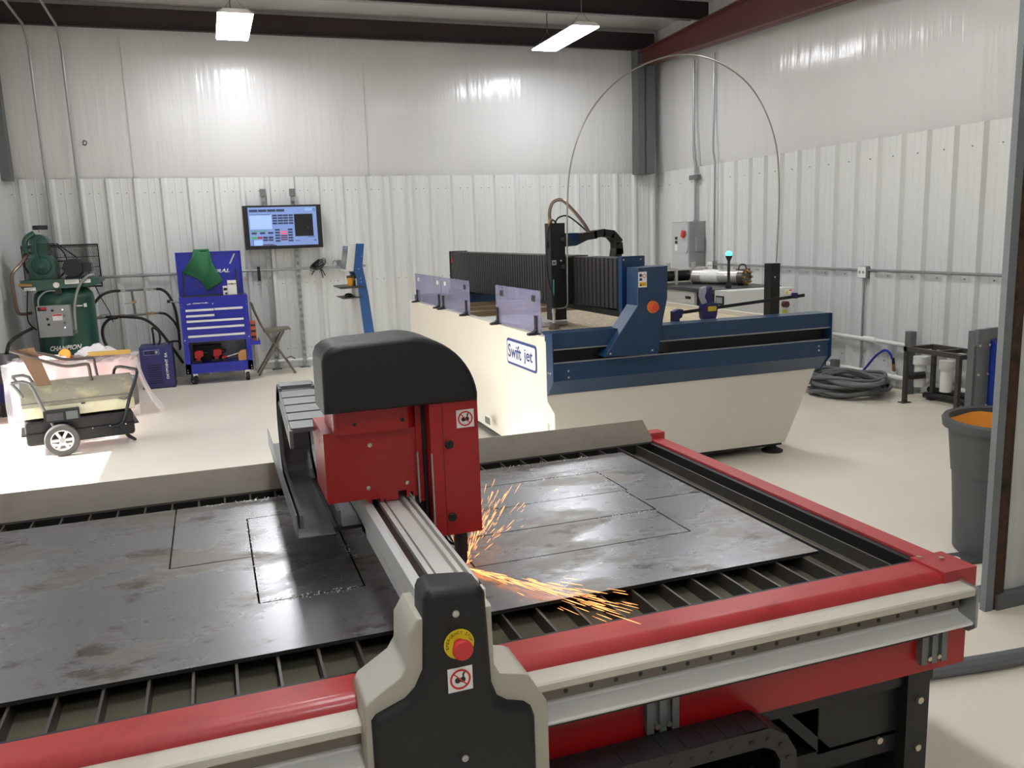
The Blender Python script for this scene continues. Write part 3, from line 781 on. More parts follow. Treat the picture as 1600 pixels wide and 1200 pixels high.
# front rail housing: upper band, slot, lower band, bevel
mb = MB(); mb.prism([(5.06, 1.008), (4.90, 1.008), (4.90, .905), (4.915, .905), (4.915, .985), (5.06, .985)], 'x', 1.99, JX1); mb.build('rail_cover_upper', sj_blue, J, smooth=False)
mb = MB(); mb.prism([(4.90, .818), (4.90, .70), (4.985, .60), (5.0, .60), (5.0, .818)], 'x', 1.99, JX1)
mb.build('rail_cover_lower', sj_blue, J, smooth=False)
MB().box(1.995, JX1-.005, 4.96, 4.965, .815, .91).build('rail_slot', ink, J, smooth=False)
mb = MB(); mb.b.free()
for xa in (1.982, JX1): MB().prism([(4.885, 1.008), (4.885, .70), (4.985, .595), (5.01, .595), (5.01, 1.0)], 'x', xa, xa+.007).build('rail_end_plate', sj_blue, J, smooth=False)
for z in (.904, .819):
    MB().box(1.99, JX1, 4.894, 4.902, z-.004, z+.004).build('rail_lip', galv, J, smooth=False)
for (x, z) in ((2.095, .762), (2.095, .72), (4.03, .775), (4.03, .745)):
    MB().lathe([(.007, 0), (.006, .003), (.001, .004)], (x, 4.90, z), (0, -1, 0), 8).build('rail_bolt', steel, J)
for (y, z) in ((4.93, .75), (4.965, .75)):
    MB().lathe([(.006, 0), (.005, .003), (.001, .004)], (1.982, y, z), (-1, 0, 0), 8).build('rail_bolt', steel, J)
for (x, y) in ((3.77, 5.06), (2.2, 5.15), (3.7, 8.6), (2.2, 8.6)):
    f_t = MB().lathe([(.075, 0), (.078, .012), (.06, .022), (.03, .035), (.03, .05), (.016, .055), (.016, .1)], (x, y, 0), n=22).build('levelling_foot', rubber, J)
MB().box(3.69, 3.84, 5.03, 5.12, .075, .10).build('foot_bracket', sj_cream, J, smooth=False)
# name plate
mb = MB(); n = 0
def plate_yz(y0, y1, z0, z1, r, x0, x1):
    m_ = MB(); m_.prism(rrect(y0, y1, z0, z1, r), 'x', x0, x1); return m_
npl = plate_yz(5.155, 5.745, .715, .900, .03, 1.976, 1.98).build('name_plate', sj_sign_blue, J, smooth=False)
plate_yz(5.175, 5.725, .733, .882, .018, 1.974, 1.977).build('plate_face', white, npl, smooth=False)
text_mesh('Swift', .27, .098, (1.9738, 5.71, .765), (0, -1, 0), (0, 0, 1), sj_sign_blue, npl, bold=.016, bspace=1.0)
text_mesh('jet', .165, .105, (1.9738, 5.385, .752), (0, -1, 0), (0, 0, 1), sj_sign_blue, npl, bold=.016, bspace=1.0)
MB().cyl((1.9745, 5.415, .80), (1.972, 5.415, .80), .008, n=8).build('plate_dot', midgrey, npl)
MB().cyl((1.9745, 5.41, .83), (1.972, 5.41, .83), .006, n=8).build('plate_dot', midgrey, npl)
# clear splash shields in black clips
for (y0, y1) in ((7.60, 8.62), (6.70, 7.585), (5.10, 6.01)):
    m_ = MB(); m_.box(1.992, 1.998, y0, y1, .985, 1.265); so = m_.build('splash_shield', clear, J, smooth=False)
    for q in (y0+.12, y1-.14):
        MB().prism(rrect(q-.035, q+.035, 1.19, 1.23, .012), 'x', 1.990, 2.0).build('hand_hole', bellows_m if q < 7.3 else lightgrey, so)
for y in (8.56, 7.68, 7.53, 6.79, 5.97, 5.18):
    m_ = MB(); m_.box(1.985, 2.012, y-.022, y+.022, .975, 1.10, .005); m_.prism([(1.93, .972), (2.0, .972), (2.0, 1.015), (1.985, 1.01), (1.965, .992), (1.93, .985)], 'y', y-.024, y+.024, .003)
    m_.build('shield_clip', black, J)
# gantry bellows
def bellows(y0, y1, x0, x1, z0a, z0b, z1, name):
    n = int((y1-y0)/.06); p_ = (y1-y0)/n; m_ = MB(); rs = []
    for i in range(n):
        for q, d in ((0, 0), (.66, 0), (.74, .03), (.92, .03)):
            y = y0+p_*(i+q); t = (y-y0)/(y1-y0); z0 = z0a+(z0b-z0a)*t
            rs.append([(x0+d, y, z0+d), (x1-d, y, z0+d), (x1-d, y, z1-d), (x0+d, y, z1-d)])
    m_.rings(rs); return m_.build(name, bellows_m, J, smooth=False)
bellows(5.12, 5.84, 2.55, 2.74, 1.115, 1.10, 1.45, 'bellows')
bellows(5.98, 9.25, 2.55, 2.74, 1.10, 1.035, 1.455, 'bellows')
MB().box(2.545, 2.75, 9.25, 9.28, 1.02, 1.465).build('bellows_end_plate', black_metal, J, smooth=False)
MB().box(2.543, 2.546, 9.14, 9.18, 1.34, 1.40).build('end_sticker', sign_red, J, smooth=False)
MB().box(2.56, 2.73, 5.1, 9.2, 1.06, 1.10).build('gantry_beam', black_metal, J, smooth=False)
MB().box(2.50, 2.80, 9.0, 9.2, .75, 1.06).build('rear_support', sj_blue, J, smooth=False)
mb = MB(); mb.box(2.56, 2.73, 5.06, 5.12, 1.08, 1.462); ep = mb.build('bellows_end_plate', sj_blue, J, smooth=False)
for x in (2.575, 2.70):
    MB().lathe([(.006, 0), (.005, .003), (.001, .004)], (x, 5.06, 1.44), (0, -1, 0), 8).build('end_bolt', steel, ep)
# front upright
poly = [(2.560, 1.395), (2.775, 1.40), (2.772, 1.19), (2.742, 1.06), (2.705, .832), (2.320, .842), (2.557, 1.155)]
up = MB().prism(poly, 'y', 4.835, 4.99, .004).build('gantry_upright', sj_blue, J, smooth=False)
MB().box(2.50, 2.80, 4.885, 5.1, .835, .90).build('upright_carriage', black_metal, J, smooth=False)
for x in (2.36, 2.66): MB().lathe([(.007, 0), (.006, .003), (.001, .004)], (x, 4.835, .86), (0, -1, 0), 8).build('upright_bolt', steel, up)
MB().lathe([(.04, 0), (.04, .008), (.037, .010)], (2.664, 4.835, 1.14), (0, -1, 0), 26).build('stop_ring', M('ochre', (206, 120, 44), .5), up)
MB().lathe([(.024, 0), (.024, .02), (.027, .024), (.027, .032), (.024, .035)], (2.664, 4.828, 1.14), (0, -1, 0), 24).build('stop_button', M('faded_red', (206, 72, 44), .45), up)
st = MB().box(2.533+.03, 2.533+.088, 4.832, 4.8345, 1.27, 1.368).build('warning_label', white, up, smooth=False)
MB().box(2.568, 2.588, 4.8312, 4.8322, 1.312, 1.328).build('label_print', sj_sign_blue, st, smooth=False)
MB().lathe([(.011, 0), (.011, .001)], (2.578, 4.8322, 1.346), (0, -1, 0), 14).build('label_print', sj_sign_blue, st)
MB().lathe([(.013, 0), (.013, .001)], (2.604, 4.8322, 1.342), (0, -1, 0), 14).build('label_print', sign_red, st)
MB().lathe([(.009, 0), (.009, .0015)], (2.604, 4.8322, 1.342), (0, -1, 0), 14).build('label_print', white, st)
MB().box(2.568, 2.618, 4.8312, 4.8322, 1.276, 1.302).build('label_print', M('label_yellow', (236, 190, 40), .5), st, smooth=False)
MB().box(2.588, 2.612, 4.8308, 4.8316, 1.283, 1.295).build('label_print', M('label_ochre', (196, 150, 50), .5), st, smooth=False)
MB().prism([(2.571, 1.279), (2.585, 1.279), (2.578, 1.299)], 'y', 4.8306, 4.8314).build('label_print', ink, st)
# cutting head column, arm and drag chain
zc_ = MB().box(2.385, 2.50, 5.86, 5.97, .985, 1.70, .003).build('z_axis_column', black, J)
MB().box(2.50, 2.55, 5.84, 5.98, 1.10, 1.45).build('carriage_plate', black_metal, J, smooth=False)
MB().box(2.372, 2.385, 5.90, 5.93, 1.52, 1.57, .002).build('motor_box', black, zc_)
tg = MB().box(2.392, 2.425, 5.857, 5.8598, 1.395, 1.43).build('maker_tag', midgrey, zc_, smooth=False)
for i in range(3): MB().box(2.397+.008*i, 2.403+.008*i, 5.8562, 5.8572, 1.403, 1.42).build('tag_print', ink, tg, smooth=False)
MB().lathe([(.006, 0), (.005, .003)], (2.465, 5.86, 1.425), (0, -1, 0), 8).build('column_screw', white, zc_)
MB().prism([(2.50, 1.625), (2.66, 1.625), (2.71, 1.575), (2.60, 1.53), (2.50, 1.525)], 'y', 5.88, 5.90).build('chain_arm', sj_blue, J, smooth=False)
MB().box(2.50, 2.70, 5.84, 5.90, 1.572, 1.580).build('chain_arm', sj_blue, J, smooth=False)
dc = MB().obox((2.655, 5.80, 1.60), (.11, .10, .055), (0, -.1, 0), .006).build('drag_chain', black, J)
lp = [(2.735, 1.615, 8), (2.81, 1.612, -8), (2.872, 1.575, -48), (2.895, 1.50, -85), (2.885, 1.455, -100)]
for (x, z, a) in lp: MB().obox((x, 5.80, z), (.088, .10, .055), (0, R(-a), 0), .006).build('chain_link', black, dc)
# hoses of the head
MB().tube([(2.395, 5.88, 1.70), (2.39, 5.88, 1.78), (2.42, 5.88, 1.85), (2.48, 5.86, 1.865), (2.55, 5.84, 1.80), (2.63, 5.82, 1.70), (2.67, 5.81, 1.63)], .013, 8, 6).build('grey_hose', copper, J)
MB().cyl((2.395, 5.88, 1.68), (2.395, 5.88, 1.735), .016, n=10).build('hose_fitting', brass, J)
MB().tube([(2.44, 5.9, 1.70), (2.47, 5.9, 1.74), (2.53, 5.88, 1.75), (2.60, 5.86, 1.70), (2.665, 5.82, 1.63)], .006, 6, 6).build('signal_cable', rubber, J)
MB().tube([(2.45, 5.9, 1.70), (2.40, 5.86, 1.72), (2.345, 5.82, 1.62), (2.325, 5.8, 1.45), (2.335, 5.8, 1.3), (2.372, 5.8, 1.165)], .006, 6, 6).build('signal_cable', rubber, J)
MB().tube([(2.385, 5.82, 1.29), (2.380, 5.81, 1.23), (2.373, 5.80, 1.17)], .006, 6, 4).build('air_line', M('teal_line', (60, 130, 136), .5), J)
nz_ = MB().cyl((2.372, 5.80, 1.085), (2.372, 5.80, 1.16), .026, n=18).build('abrasive_valve', black, J)
MB().lathe([(.008, 1.085), (.014, 1.08), (.014, 1.05), (.011, 1.045), (.011, .99), (.014, .985), (.014, .965), (.009, .96)], (2.372, 5.80, 0), n=14).build('cutting_nozzle', steel, nz_)
MB().lathe([(.012, .975), (.022, .965), (.040, .94), (.042, .928), (.038, .926)], (2.372, 5.80, 0), n=18).build('splash_cup', M('brown_rubber', (92, 76, 66), .7), nz_)
# high pressure whip arching from the head to the black post
MB().tube([(2.375, 5.80, 1.08), (2.44, 5.80, 1.078), (2.475, 5.79, 1.10), (2.478, 5.78, 1.2), (2.478, 5.76, 1.72), (2.50, 5.74, 2.08), (2.60, 5.72, 2.38), (2.78, 5.70, 2.615), (3.03, 5.68, 2.78), (3.32, 5.62, 2.86), (3.60, 5.56, 2.81), (3.84, 5.48, 2.62), (3.99, 5.42, 2.30), (4.00, 5.35, 1.92), (3.96, 5.31, 1.36)], .0055, 8, 8).build('high_pressure_line', M('line_steel', (140, 138, 132), .35, .4), J)
for z in (1.38, 1.58): MB().box(2.463, 2.493, 5.78, 5.86, z-.014, z+.014, .003).build('line_clamp', rubber, J)
ps = MB().box(3.885, 3.965, 5.27, 5.35, .95, 1.355, .004).build('support_post', black, J)
MB().cyl((3.92, 5.27, 1.255), (3.92, 5.267, 1.255), .006, n=8).build('post_screw', steel, ps)
MB().cyl((3.885+.08, 5.3, 1.25), (3.972, 5.3, 1.25), .014, n=8).build('post_knob', black, ps)

# ------------------------------------------------------------------ bar clamp lying on the front rim
K = thing('bar_clamp', 'navy quick-release bar clamp resting across the waterjet rim', 'clamp', (3.3, 5.2, 1.0))
MB().bar((3.02, 5.18, 1.048), (4.10, 5.16, 1.118), .008, .022).build('bar', black_metal, K, smooth=False)
MB().prism([(3.005, 1.065), (3.005, .955), (3.05, .945), (3.055, 1.01), (3.075, 1.02), (3.085, 1.075), (3.05, 1.08)], 'y', 5.155, 5.205, .006).build('fixed_jaw', navy, K)
MB().box(2.985, 3.012, 5.16, 5.20, .945, .985, .004).build('jaw_pad', ink, K)
bd = MB().prism([(3.23, 1.06), (3.24, 1.10), (3.30, 1.12), (3.365, 1.10), (3.355, 1.02), (3.335, .96), (3.29, .955), (3.24, 1.0)], 'y', 5.15, 5.21, .01).build('sliding_body', navy, K)
MB().prism(rrect(3.275, 3.345, 1.05, 1.085, .01), 'y', 5.147, 5.151).build('badge', M('badge_yellow', (216, 190, 60), .5), bd)
MB().prism([(3.25, 1.10), (3.225, 1.16), (3.232, 1.215), (3.27, 1.225), (3.275, 1.19), (3.262, 1.15), (3.285, 1.11)], 'y', 5.165, 5.20, .006).build('trigger', M('pale_grip', (170, 172, 186), .5), K)
MB().prism([(3.285, 1.10), (3.268, 1.15), (3.282, 1.20), (3.30, 1.225), (3.32, 1.215), (3.315, 1.15), (3.325, 1.10)], 'y', 5.16, 5.205, .006).build('handle', navy, K)
MB().box(4.0, 4.03, 5.145, 5.18, 1.10, 1.14, .004).build('end_stop', navy, K)

# ------------------------------------------------------------------ high pressure pump cabinet behind
C = thing('pump_cabinet', 'light grey pressure pump cabinet with steel cylinders on its dark top', 'pump', (5.1, 8.0, 0))
MB().box(4.72, 5.46, 7.12, 8.95, .06, .985).build('cabinet_body', black_metal, C, smooth=False)
MB().box(4.70, 5.47, 7.04, 7.27, .10, 1.015, .004).build('control_housing', lightgrey, C)
dr = MB().box(4.69, 4.72, 7.63, 8.6, .12, .985, .004).build('access_door', lightgrey, C)
MB().box(4.685, 4.69, 7.70, 7.80, .90, .93).build('door_latch', ink, dr, smooth=False)
MB().box(4.69, 4.72, 8.62, 9.0, .12, .985, .004).build('access_door', lightgrey, C)
MB().box(4.66, 5.50, 7.28, 9.0, .985, 1.02, .003).build('dark_top', dark_top, C)
scn = MB().box(4.688, 4.70, 7.105, 7.235, .875, .965).build('control_screen', ink, C, smooth=False)
MB().box(4.684, 4.688, 7.12, 7.22, .895, .95).build('screen_glass', M('screen_grey', (150, 158, 156), .3), scn, smooth=False)
MB().cyl((4.70, 7.12, .815), (4.672, 7.12, .815), .025, n=14).build('stop_knob', orange, C)
MB().cyl((4.70, 7.17, .815), (4.68, 7.17, .815), .018, n=14).build('start_knob', stop_red, C)
MB().box(4.694, 4.70, 7.19, 7.23, .80, .84).build('switch_block', sj_sign_blue, C, smooth=False)
wl = MB().box(5.355, 5.44, 7.036, 7.04, .955, 1.0).build('warning_label', white, C, smooth=False)
MB().prism([(5.36, .96), (5.395, .96), (5.378, .99)], 'y', 7.033, 7.036).build('label_print', yellow, wl)
MB().box(5.405, 5.437, 7.034, 7.036, .985, .995).build('label_print', sign_red, wl, smooth=False)
kb = MB().cyl((5.35, 7.04, .855), (5.35, 6.99, .855), .032, n=14).build('isolator_knob', M('maroon', (70, 34, 42), .45), C)
MB().box(5.33, 5.39, 7.034, 7.04, .76, .80).build('label_print', M('label_green', (190, 196, 70), .5), C, smooth=False)
bl = MB().cyl((4.92, 7.36, 1.02), (4.92, 7.36, 1.06), .028, n=12).build('beacon_pole', black, C)
MB().cyl((4.92, 7.36, 1.06), (4.92, 7.36, 1.305), .014, n=10).build('pole_tube', black, bl)
MB().lathe([(.014, 1.29), (.032, 1.33), (.034, 1.345)], (4.92, 7.36, 0), n=16).build('beacon_socket', black, bl)
MB().ball((4.92, 7.36, 1.362), .034, (1, 1, .9), 16).build('beacon_lens', beacon_m, bl)
# intensifier: tie-rod cylinder with flanges
iy, iz = 8.35, 1.115
it = MB().cyl((4.70, iy, iz), (5.04, iy, iz), .066, n=20).build('intensifier', black_metal, C)
for x in (4.66, 4.84, 5.04, 5.215): MB().box(x, x+.03, iy-.085, iy+.085, iz-.095, iz+.085, .004).build('flange_plate', steel, it)
for dy in (-.065, .065):
    for dz in (-.07, .062): MB().cyl((4.60, iy+dy, iz+dz), (5.26, iy+dy, iz+dz), .011, n=8).build('tie_rod', steel, it)
MB().cyl((5.07, iy, iz), (5.22, iy, iz), .042, n=16).build('plunger', steel, it)
hd2 = MB().cyl((5.25, iy, iz-.01), (5.34, iy, iz-.01), .078, n=18).build('end_head', steel, it)
for i in range(6):
    a = 2*PI*i/6; MB().cyl((5.34, iy+.055*math.cos(a), iz-.01+.055*math.sin(a)), (5.37, iy+.055*math.cos(a), iz-.01+.055*math.sin(a)), .015, n=6).build('head_bolt', chrome, it)
MB().cyl((5.34, iy, iz), (5.46, iy-.35, iz-.01), .012, n=8).build('outlet_tube', chrome, it)
for x in (4.80, 5.12): MB().cyl((x, iy, iz+.06), (x, iy, iz+.14), .024, n=12).build('top_fitting', steel, it)
a0_, a1_ = Vector((5.06, 8.22, 1.105)), Vector((5.27, 7.66, 1.105)); da = (a1_-a0_).normalized()
at = MB().cyl(a0_, a1_, .072, n=22).build('attenuator', steel, C)
MB().cyl(a0_+da*.12, a0_+da*.34, .0735, n=22).build('white_wrap', white, at)
MB().cyl(a1_, a1_+da*.07, .088, n=18).build('end_head', rail_steel, at)
for i in range(8):
    a = 2*PI*i/8; q_ = Vector((-da.y, da.x, 0)); p_ = a1_+da*.07+(q_*math.cos(a)+Vector((0, 0, 1))*math.sin(a))*.066
    MB().cyl(p_, p_+da*.025, .015, n=6).build('head_bolt', brass, at)
MB().bar(a0_-Vector((0, 0, .075)), a1_-Vector((0, 0, .075)), .09, .02).build('saddle', black_metal, at, smooth=False)
vl = MB().lathe([(.018, 1.02), (.02, 1.10), (.034, 1.11), (.034, 1.15), (.016, 1.16)], (5.35, 7.75, 0), n=14).build('relief_valve', steel, C)
MB().box(5.28, 5.43, 7.73, 7.77, 1.155, 1.185, .006).build('valve_handle', black, vl)
MB().tube([(5.30, 7.75, 1.17), (5.32, 7.75, 1.225), (5.38, 7.75, 1.225), (5.40, 7.75, 1.175)], .008, 6, 4).build('valve_bail', black, vl)

# ------------------------------------------------------------------ wall mounted gear, right wall
E_ = thing('disconnect_box', 'grey electrical disconnect box mounted on the ribbed wall', 'electrical box', (6.2, 10.2, 1.07))
MB().box(6.06, WX-.03, 9.98, 10.43, 1.07, 1.715, .008).build('enclosure', grey_box, E_)
MB().box(6.045, 6.06, 9.99, 10.42, 1.08, 1.705, .006).build('cover', midgrey, E_)
MB().prism(rrect(9.985, 10.14, 1.30, 1.71, .07), 'x', 6.03, 6.05).build('raised_boss', midgrey, E_)
hn = MB().lathe([(.05, 0), (.05, .012), (.03, .02)], (6.03, 10.06, 1.56), (-1, 0, 0), 18).build('switch_dial', grey_box, E_)
MB().obox((6.0, 10.05, 1.555), (.03, .06, .09), (R(20), 0, 0), .006).build('switch_lever', stop_red, hn)
for i, z in enumerate((1.50, 1.445, 1.39, 1.35)):
    o = MB().box(6.04, 6.046, 10.27, 10.33, z-.02, z+.018).build('door_label', ink if i in (0, 1) else white, E_, smooth=False)
MB().box(6.14, 6.25, 9.935, 9.985, 1.32, 1.52, .004).build('side_box', grey_box, E_)
MB().cyl((6.28, 10.2, 1.715), (6.28, 10.2, 1.74), .03, n=12).build('hub', galv, E_)
def pipe(name, pts, r, mat, label, cat, base, group=None, smooth=0):
    return solo(name, MB().tube(pts, r, 10, smooth), mat, label, cat, base, group)
pipe('conduit', [(6.28, 10.2, 1.74), (6.28, 10.2, 2.46), (6.25, 10.2, 2.60), (6.25, 10.2, 3.8)], .017, galv, 'thick conduit dropping from the rafter into the disconnect box', 'conduit', (6.28, 10.2, 1.74), 'conduits on the walls')
solo('strut_clamp', MB().box(6.24, WX-.03, 10.10, 10.30, 2.27, 2.33, .004), galv_dark, 'small strut clamp holding the disconnect box conduit to the wall', 'clamp', (6.29, 10.2, 2.3))
pipe('conduit', [(6.285, 9.74, 1.19), (6.285, 9.74, 2.46), (6.25, 9.73, 2.60), (6.25, 9.72, 3.8)], .013, galv, 'thin conduit rising from the wall socket behind the pump', 'conduit', (6.285, 9.74, 1.19), 'conduits on the walls')
def socket(x, y, z, label, face):
    t = thing('wall_socket', label, 'socket', (x, y, z), 'power sockets on the pipe runs')
    if face == 'x':
        MB().box(x-.03, x+.03, y-.06, y+.06, z-.06, z+.06, .006).build('box', galv, t); MB().box(x-.034, x-.03, y-.055, y+.055, z-.055, z+.055).build('plate', white, t)
        for q in (-.025, .025): MB().cyl((x-.034, y+q, z), (x-.036, y+q, z), .016, n=10).build('outlet', grey_box, t)
    else:
        MB().box(x-.06, x+.06, y-.03, y+.03, z-.05, z+.05, .006).build('box', galv, t); MB().box(x-.055, x+.055, y-.034, y-.03, z-.045, z+.045).build('plate', white, t)
        for q in (-.025, .025): MB().cyl((x+q, y-.034, z), (x+q, y-.036, z), .014, n=10).build('outlet', grey_box, t)
socket(6.29, 9.80, 1.13, 'white wall socket behind the pump, beside its thin conduit', 'x')
socket(6.29, 7.0, 1.13, 'wall socket on the pipe above the black hose coil', 'x')
pipe('wall_pipe', [(6.29, 9.74, 1.15), (6.29, 2.7, 1.15)], .014, galv, 'galvanised pipe running along the wall beside the rusty column', 'pipe', (6.29, 6.5, 1.15), 'galvanised wall pipes')
pipe('conduit', [(6.295, 7.0, 1.07), (6.295, 7.0, .18), (6.292, 7.03, .05)], .0115, galv, 'conduit dropping from the pipe socket to the black hose coil', 'conduit', (6.29, 7.0, .1), 'conduits on the walls')
pv = thing('pvc_pipe', 'upper white plastic pipe fixed along the wall behind the steel frame', 'pipe', (6.27, 6.5, .46), 'white plastic wall pipes')
MB().tube([(6.26, 8.9, .47), (6.26, 3.2, .42)], .021, 10).build('pipe', pvc, pv)
MB().cyl((6.26, 6.93, .456), (6.26, 6.76, .454), .029, n=12).build('coupling', pvc, pv)
pv = thing('pvc_pipe', 'lower white plastic pipe along the wall behind the hose coil', 'pipe', (6.27, 6.5, .12), 'white plastic wall pipes')
MB().tube([(6.25, 8.4, .13), (6.25, 3.2, .10)], .026, 10).build('pipe', pvc, pv)
MB().tube([(6.26, 6.50, .13), (6.26, 6.50, .175)], .027, 10).build('tee', pvc, pv)
for i, (y, lb) in enumerate(((6.08, 'white plastic stub under the upper pipe, by the dark post'), (5.78, 'white plastic stub under the upper pipe, by the steel frame'))):
    t = thing('pvc_stub', lb, 'pipe fitting', (6.165, y, .1), 'white plastic stubs')
    MB().cyl((6.16, y, .10), (6.16, y, .36), .052, n=16).cyl((6.16, y, .20), (6.30, y, .20), .03, n=12).build('pipe', pvc, t)
    MB().cyl((6.16, y, .31), (6.16, y, .385), .066, n=16).build('collar', pvc, t)
for i, (y, z0, z1, lb) in enumerate(((6.25, 0, .60, 'dark steel post against the wall beside the steel frame'), (7.48, 0, .60, 'dark steel post at the wall beside the waterjet end'), (7.27, 0, .20, 'short dark steel stub at the wall over the hose coil'))):
    solo('steel_post', MB().box(6.16, 6.228, y-.035, y+.035, z0, z1, .004), grey_col, lb, 'post', (6.195, y, z0), 'steel posts at the wall')
bh = thing('air_hose', 'blue air hose arching out of the lower white pipe', 'hose', (6.25, 6.6, .14), 'hoses')
MB().tube([(6.21, 6.95, .09), (6.215, 6.86, .15), (6.22, 6.72, .30), (6.22, 6.60, .375), (6.225, 6.53, .35), (6.23, 6.51, .30)], .012, 8, 8).build('blue_line', M('air_blue', (44, 50, 170), .4), bh)
MB().tube([(6.245, 6.51, .31), (6.25, 6.505, .25)], .014, 8).build('sleeve', rubber, bh)
MB().cyl((6.25, 6.505, .25), (6.255, 6.50, .175), .016, n=10).build('coupler', brass, bh)
# coil of grey hose on the floor
mb = MB(); rnd = random.Random(5)
turns = []
for k_ in range(16):
    pts = []; cx, cy = 5.72+rnd.uniform(-.05, .05), 6.53+rnd.uniform(-.05, .05); ra = .22+.04*rnd.randint(0, 4); rb_ = .26+.045*rnd.randint(0, 4); ph = rnd.uniform(0, 6.28)
    for i in range(16):
        a = 2*PI*i/16
        pts.append((min(cx+ra*math.cos(a+.0)*(1+.10*math.sin(2*a+ph)), 6.12), cy+rb_*math.sin(a)*(1+.10*math.cos(3*a+ph)), 0.021+.010*k_+.015*(1+math.sin(3*a+ph))))
    turns.append(pts)
hc = thing('hose_coil', 'big tangled coil of dark grey hose on the concrete floor', 'hose', (5.86, 6.62, 0), 'hoses')
for pts in turns: MB().tube(pts, .0185, 8, 3, True).build('hose_loop', hose_grey, hc)
MB().tube([(5.56, 6.95, .03), (5.72, 7.0, .10), (5.92, 7.0, .16), (6.08, 6.8, .14)], .021, 8, 6).build('hose_end', hose_grey, hc)
MB().cyl((6.02, 6.12, .20), (6.16, 6.02, .22), .034, n=12).build('hose_coupling', black, hc)
for i, (z, y1, lb) in enumerate(((.035, 5.0, 'lower black hose lying along the wall foot behind the steel frame'), (.085, 5.1, 'upper black hose lying along the wall foot behind the steel frame'))):
    pipe('floor_hose', [(6.14+.05*i, 6.0, z), (6.16+.04*i, 5.6, z), (6.13+.05*i, y1-.3, z)], .026, rubber, lb, 'hose', (6.15, 5.6, 0), 'hoses', 4)
pipe('floor_cable', [(5.45, 7.1, .006), (5.6, 6.98, .006), (5.7, 6.85, .006), (5.72, 6.75, .03)], .005, rubber, 'thin black lead trailing out of the hose coil', 'cable', (5.5, 7.0, 0), None, 4)
# steel frame stand
S = thing('steel_frame_stand', 'bare dark steel tube stand without a top, by the hose coil', 'stand', (6.0, 5.65, 0))
for (x, y) in ((5.855, 5.945), (6.165, 5.935), (5.815, 5.335), (6.13, 5.32)):
    lg = MB().box(x-.017, x+.017, y-.017, y+.017, .008, .50, .003).build('leg', galv_dark if False else M('raw_tube', (74, 70, 66), .45, .3, var=.15), S)
    MB().box(x-.045, x+.045, y-.035, y+.035, 0, .008).build('foot_plate', M('raw_tube'), lg, smooth=False)
rt_ = M('raw_tube')
MB().box(5.835, 5.875, 5.32, 5.96, .475, .515, .003).build('top_rail', rt_, S); MB().box(6.13, 6.17, 5.30, 5.95, .475, .515, .003).build('top_rail', rt_, S)
MB().box(5.835, 6.17, 5.925, 5.965, .476, .514, .003).build('top_rail', rt_, S); MB().box(5.80, 6.15, 5.315, 5.355, .476, .514, .003).build('top_rail', rt_, S)
MB().box(5.84, 6.15, 5.60, 5.64, .478, .512, .003).build('cross_rail', rt_, S)
# oil cooler with fan
F = thing('fan_cooler', 'blue fan cooler in a grey steel frame behind the bin', 'fan', (5.7, 4.85, 0))
MB().box(5.32, 5.44, 4.72, 4.75, .03, .82, .003).build('side_flange', galv_dark, F); MB().box(5.44, 6.1, 4.74, 4.77, .74, .82, .003).build('top_flange', galv_dark, F)
MB().box(5.30, 5.322, 4.735, 4.765, .10, .70, .003).build('side_frame', grey_col, F); MB().box(5.34, 6.1, 4.77, 4.83, .03, .80, .004).build('core', grey_col, F)
MB().box(5.33, 5.38, 4.70, 4.95, 0, .03).build('foot', galv_dark, F, smooth=False); MB().box(6.0, 6.08, 4.70, 4.95, 0, .03).build('foot', galv_dark, F, smooth=False)
shd = MB(); shd.prism([(4.74, .10), (4.74, .74), (4.66, .70), (4.66, .14)], 'x', 5.45, 6.05); sho = shd.build('fan_shroud', fan_blue, F, smooth=False)
MB().box(5.50, 5.545, 4.655, 4.66, .655, .685).build('shroud_label', white, sho, smooth=False)
MB().tube([(5.565, 4.66, .62), (5.57, 4.63, .66), (5.60, 4.62, .675)], .006, 6).build('shroud_handle', galv, sho)
gd = MB()
for rr in (.21, .18, .15, .12, .08): gd.tube([(5.77+rr*math.cos(2*PI*i/32), 4.63+.25*(.21-rr)*-.4, .42+rr*math.sin(2*PI*i/32)) for i in range(32)], .006, 5, 0, True)
for i in range(6): gd.cyl((5.77, 4.61, .42), (5.77+.22*math.cos(PI*i/3), 4.65, .42+.22*math.sin(PI*i/3)), .005, n=5)
gd.build('fan_guard', galv, F)
for z in (.70, .48, .24):
    MB().cyl((5.335, 4.72, z), (5.335, 4.712, z), .009, n=8).build('frame_screw', steel, F); MB().cyl((5.43, 4.72, z), (5.43, 4.712, z), .009, n=8).build('frame_screw', steel, F)
# trash bin
B = thing('waste_bin', 'round grey waste bin with orange inside, beside the column', 'bin', (3.56, 2.98, 0))
MB().lathe([(.205, 0), (.213, .01), (.230, .40), (.240, .405), (.262, .63), (.256, .63), (.25, .62), (.215, .1), (.20, .05)], (3.585, 2.98, 0), n=36).build('tub', bin_grey, B)
MB().lathe([(.258, .625), (.288, .63), (.292, .665), (.284, .678), (.262, .672), (.252, .63)], (3.585, 2.98, 0), n=36, ring=True).build('rim', bin_grey, B)
MB().grid(lambda u, v: (3.585+(.02+.232*u)*math.cos(2*PI*v), 2.98+(.02+.232*u)*math.sin(2*PI*v), .47+.18*u**4+.006*math.sin(12*PI*v)*u), 6, 36).build('orange_liner', orange, B)
MB().box(3.47, 3.50, 2.70, 2.745, .50, .58, .006).build('side_grip', bin_grey, B)
MB().lathe([(.09, .56), (.095, .635), (.08, .655), (.04, .66)], (3.70, 2.99, 0), n=20).build('black_cap', black, B)
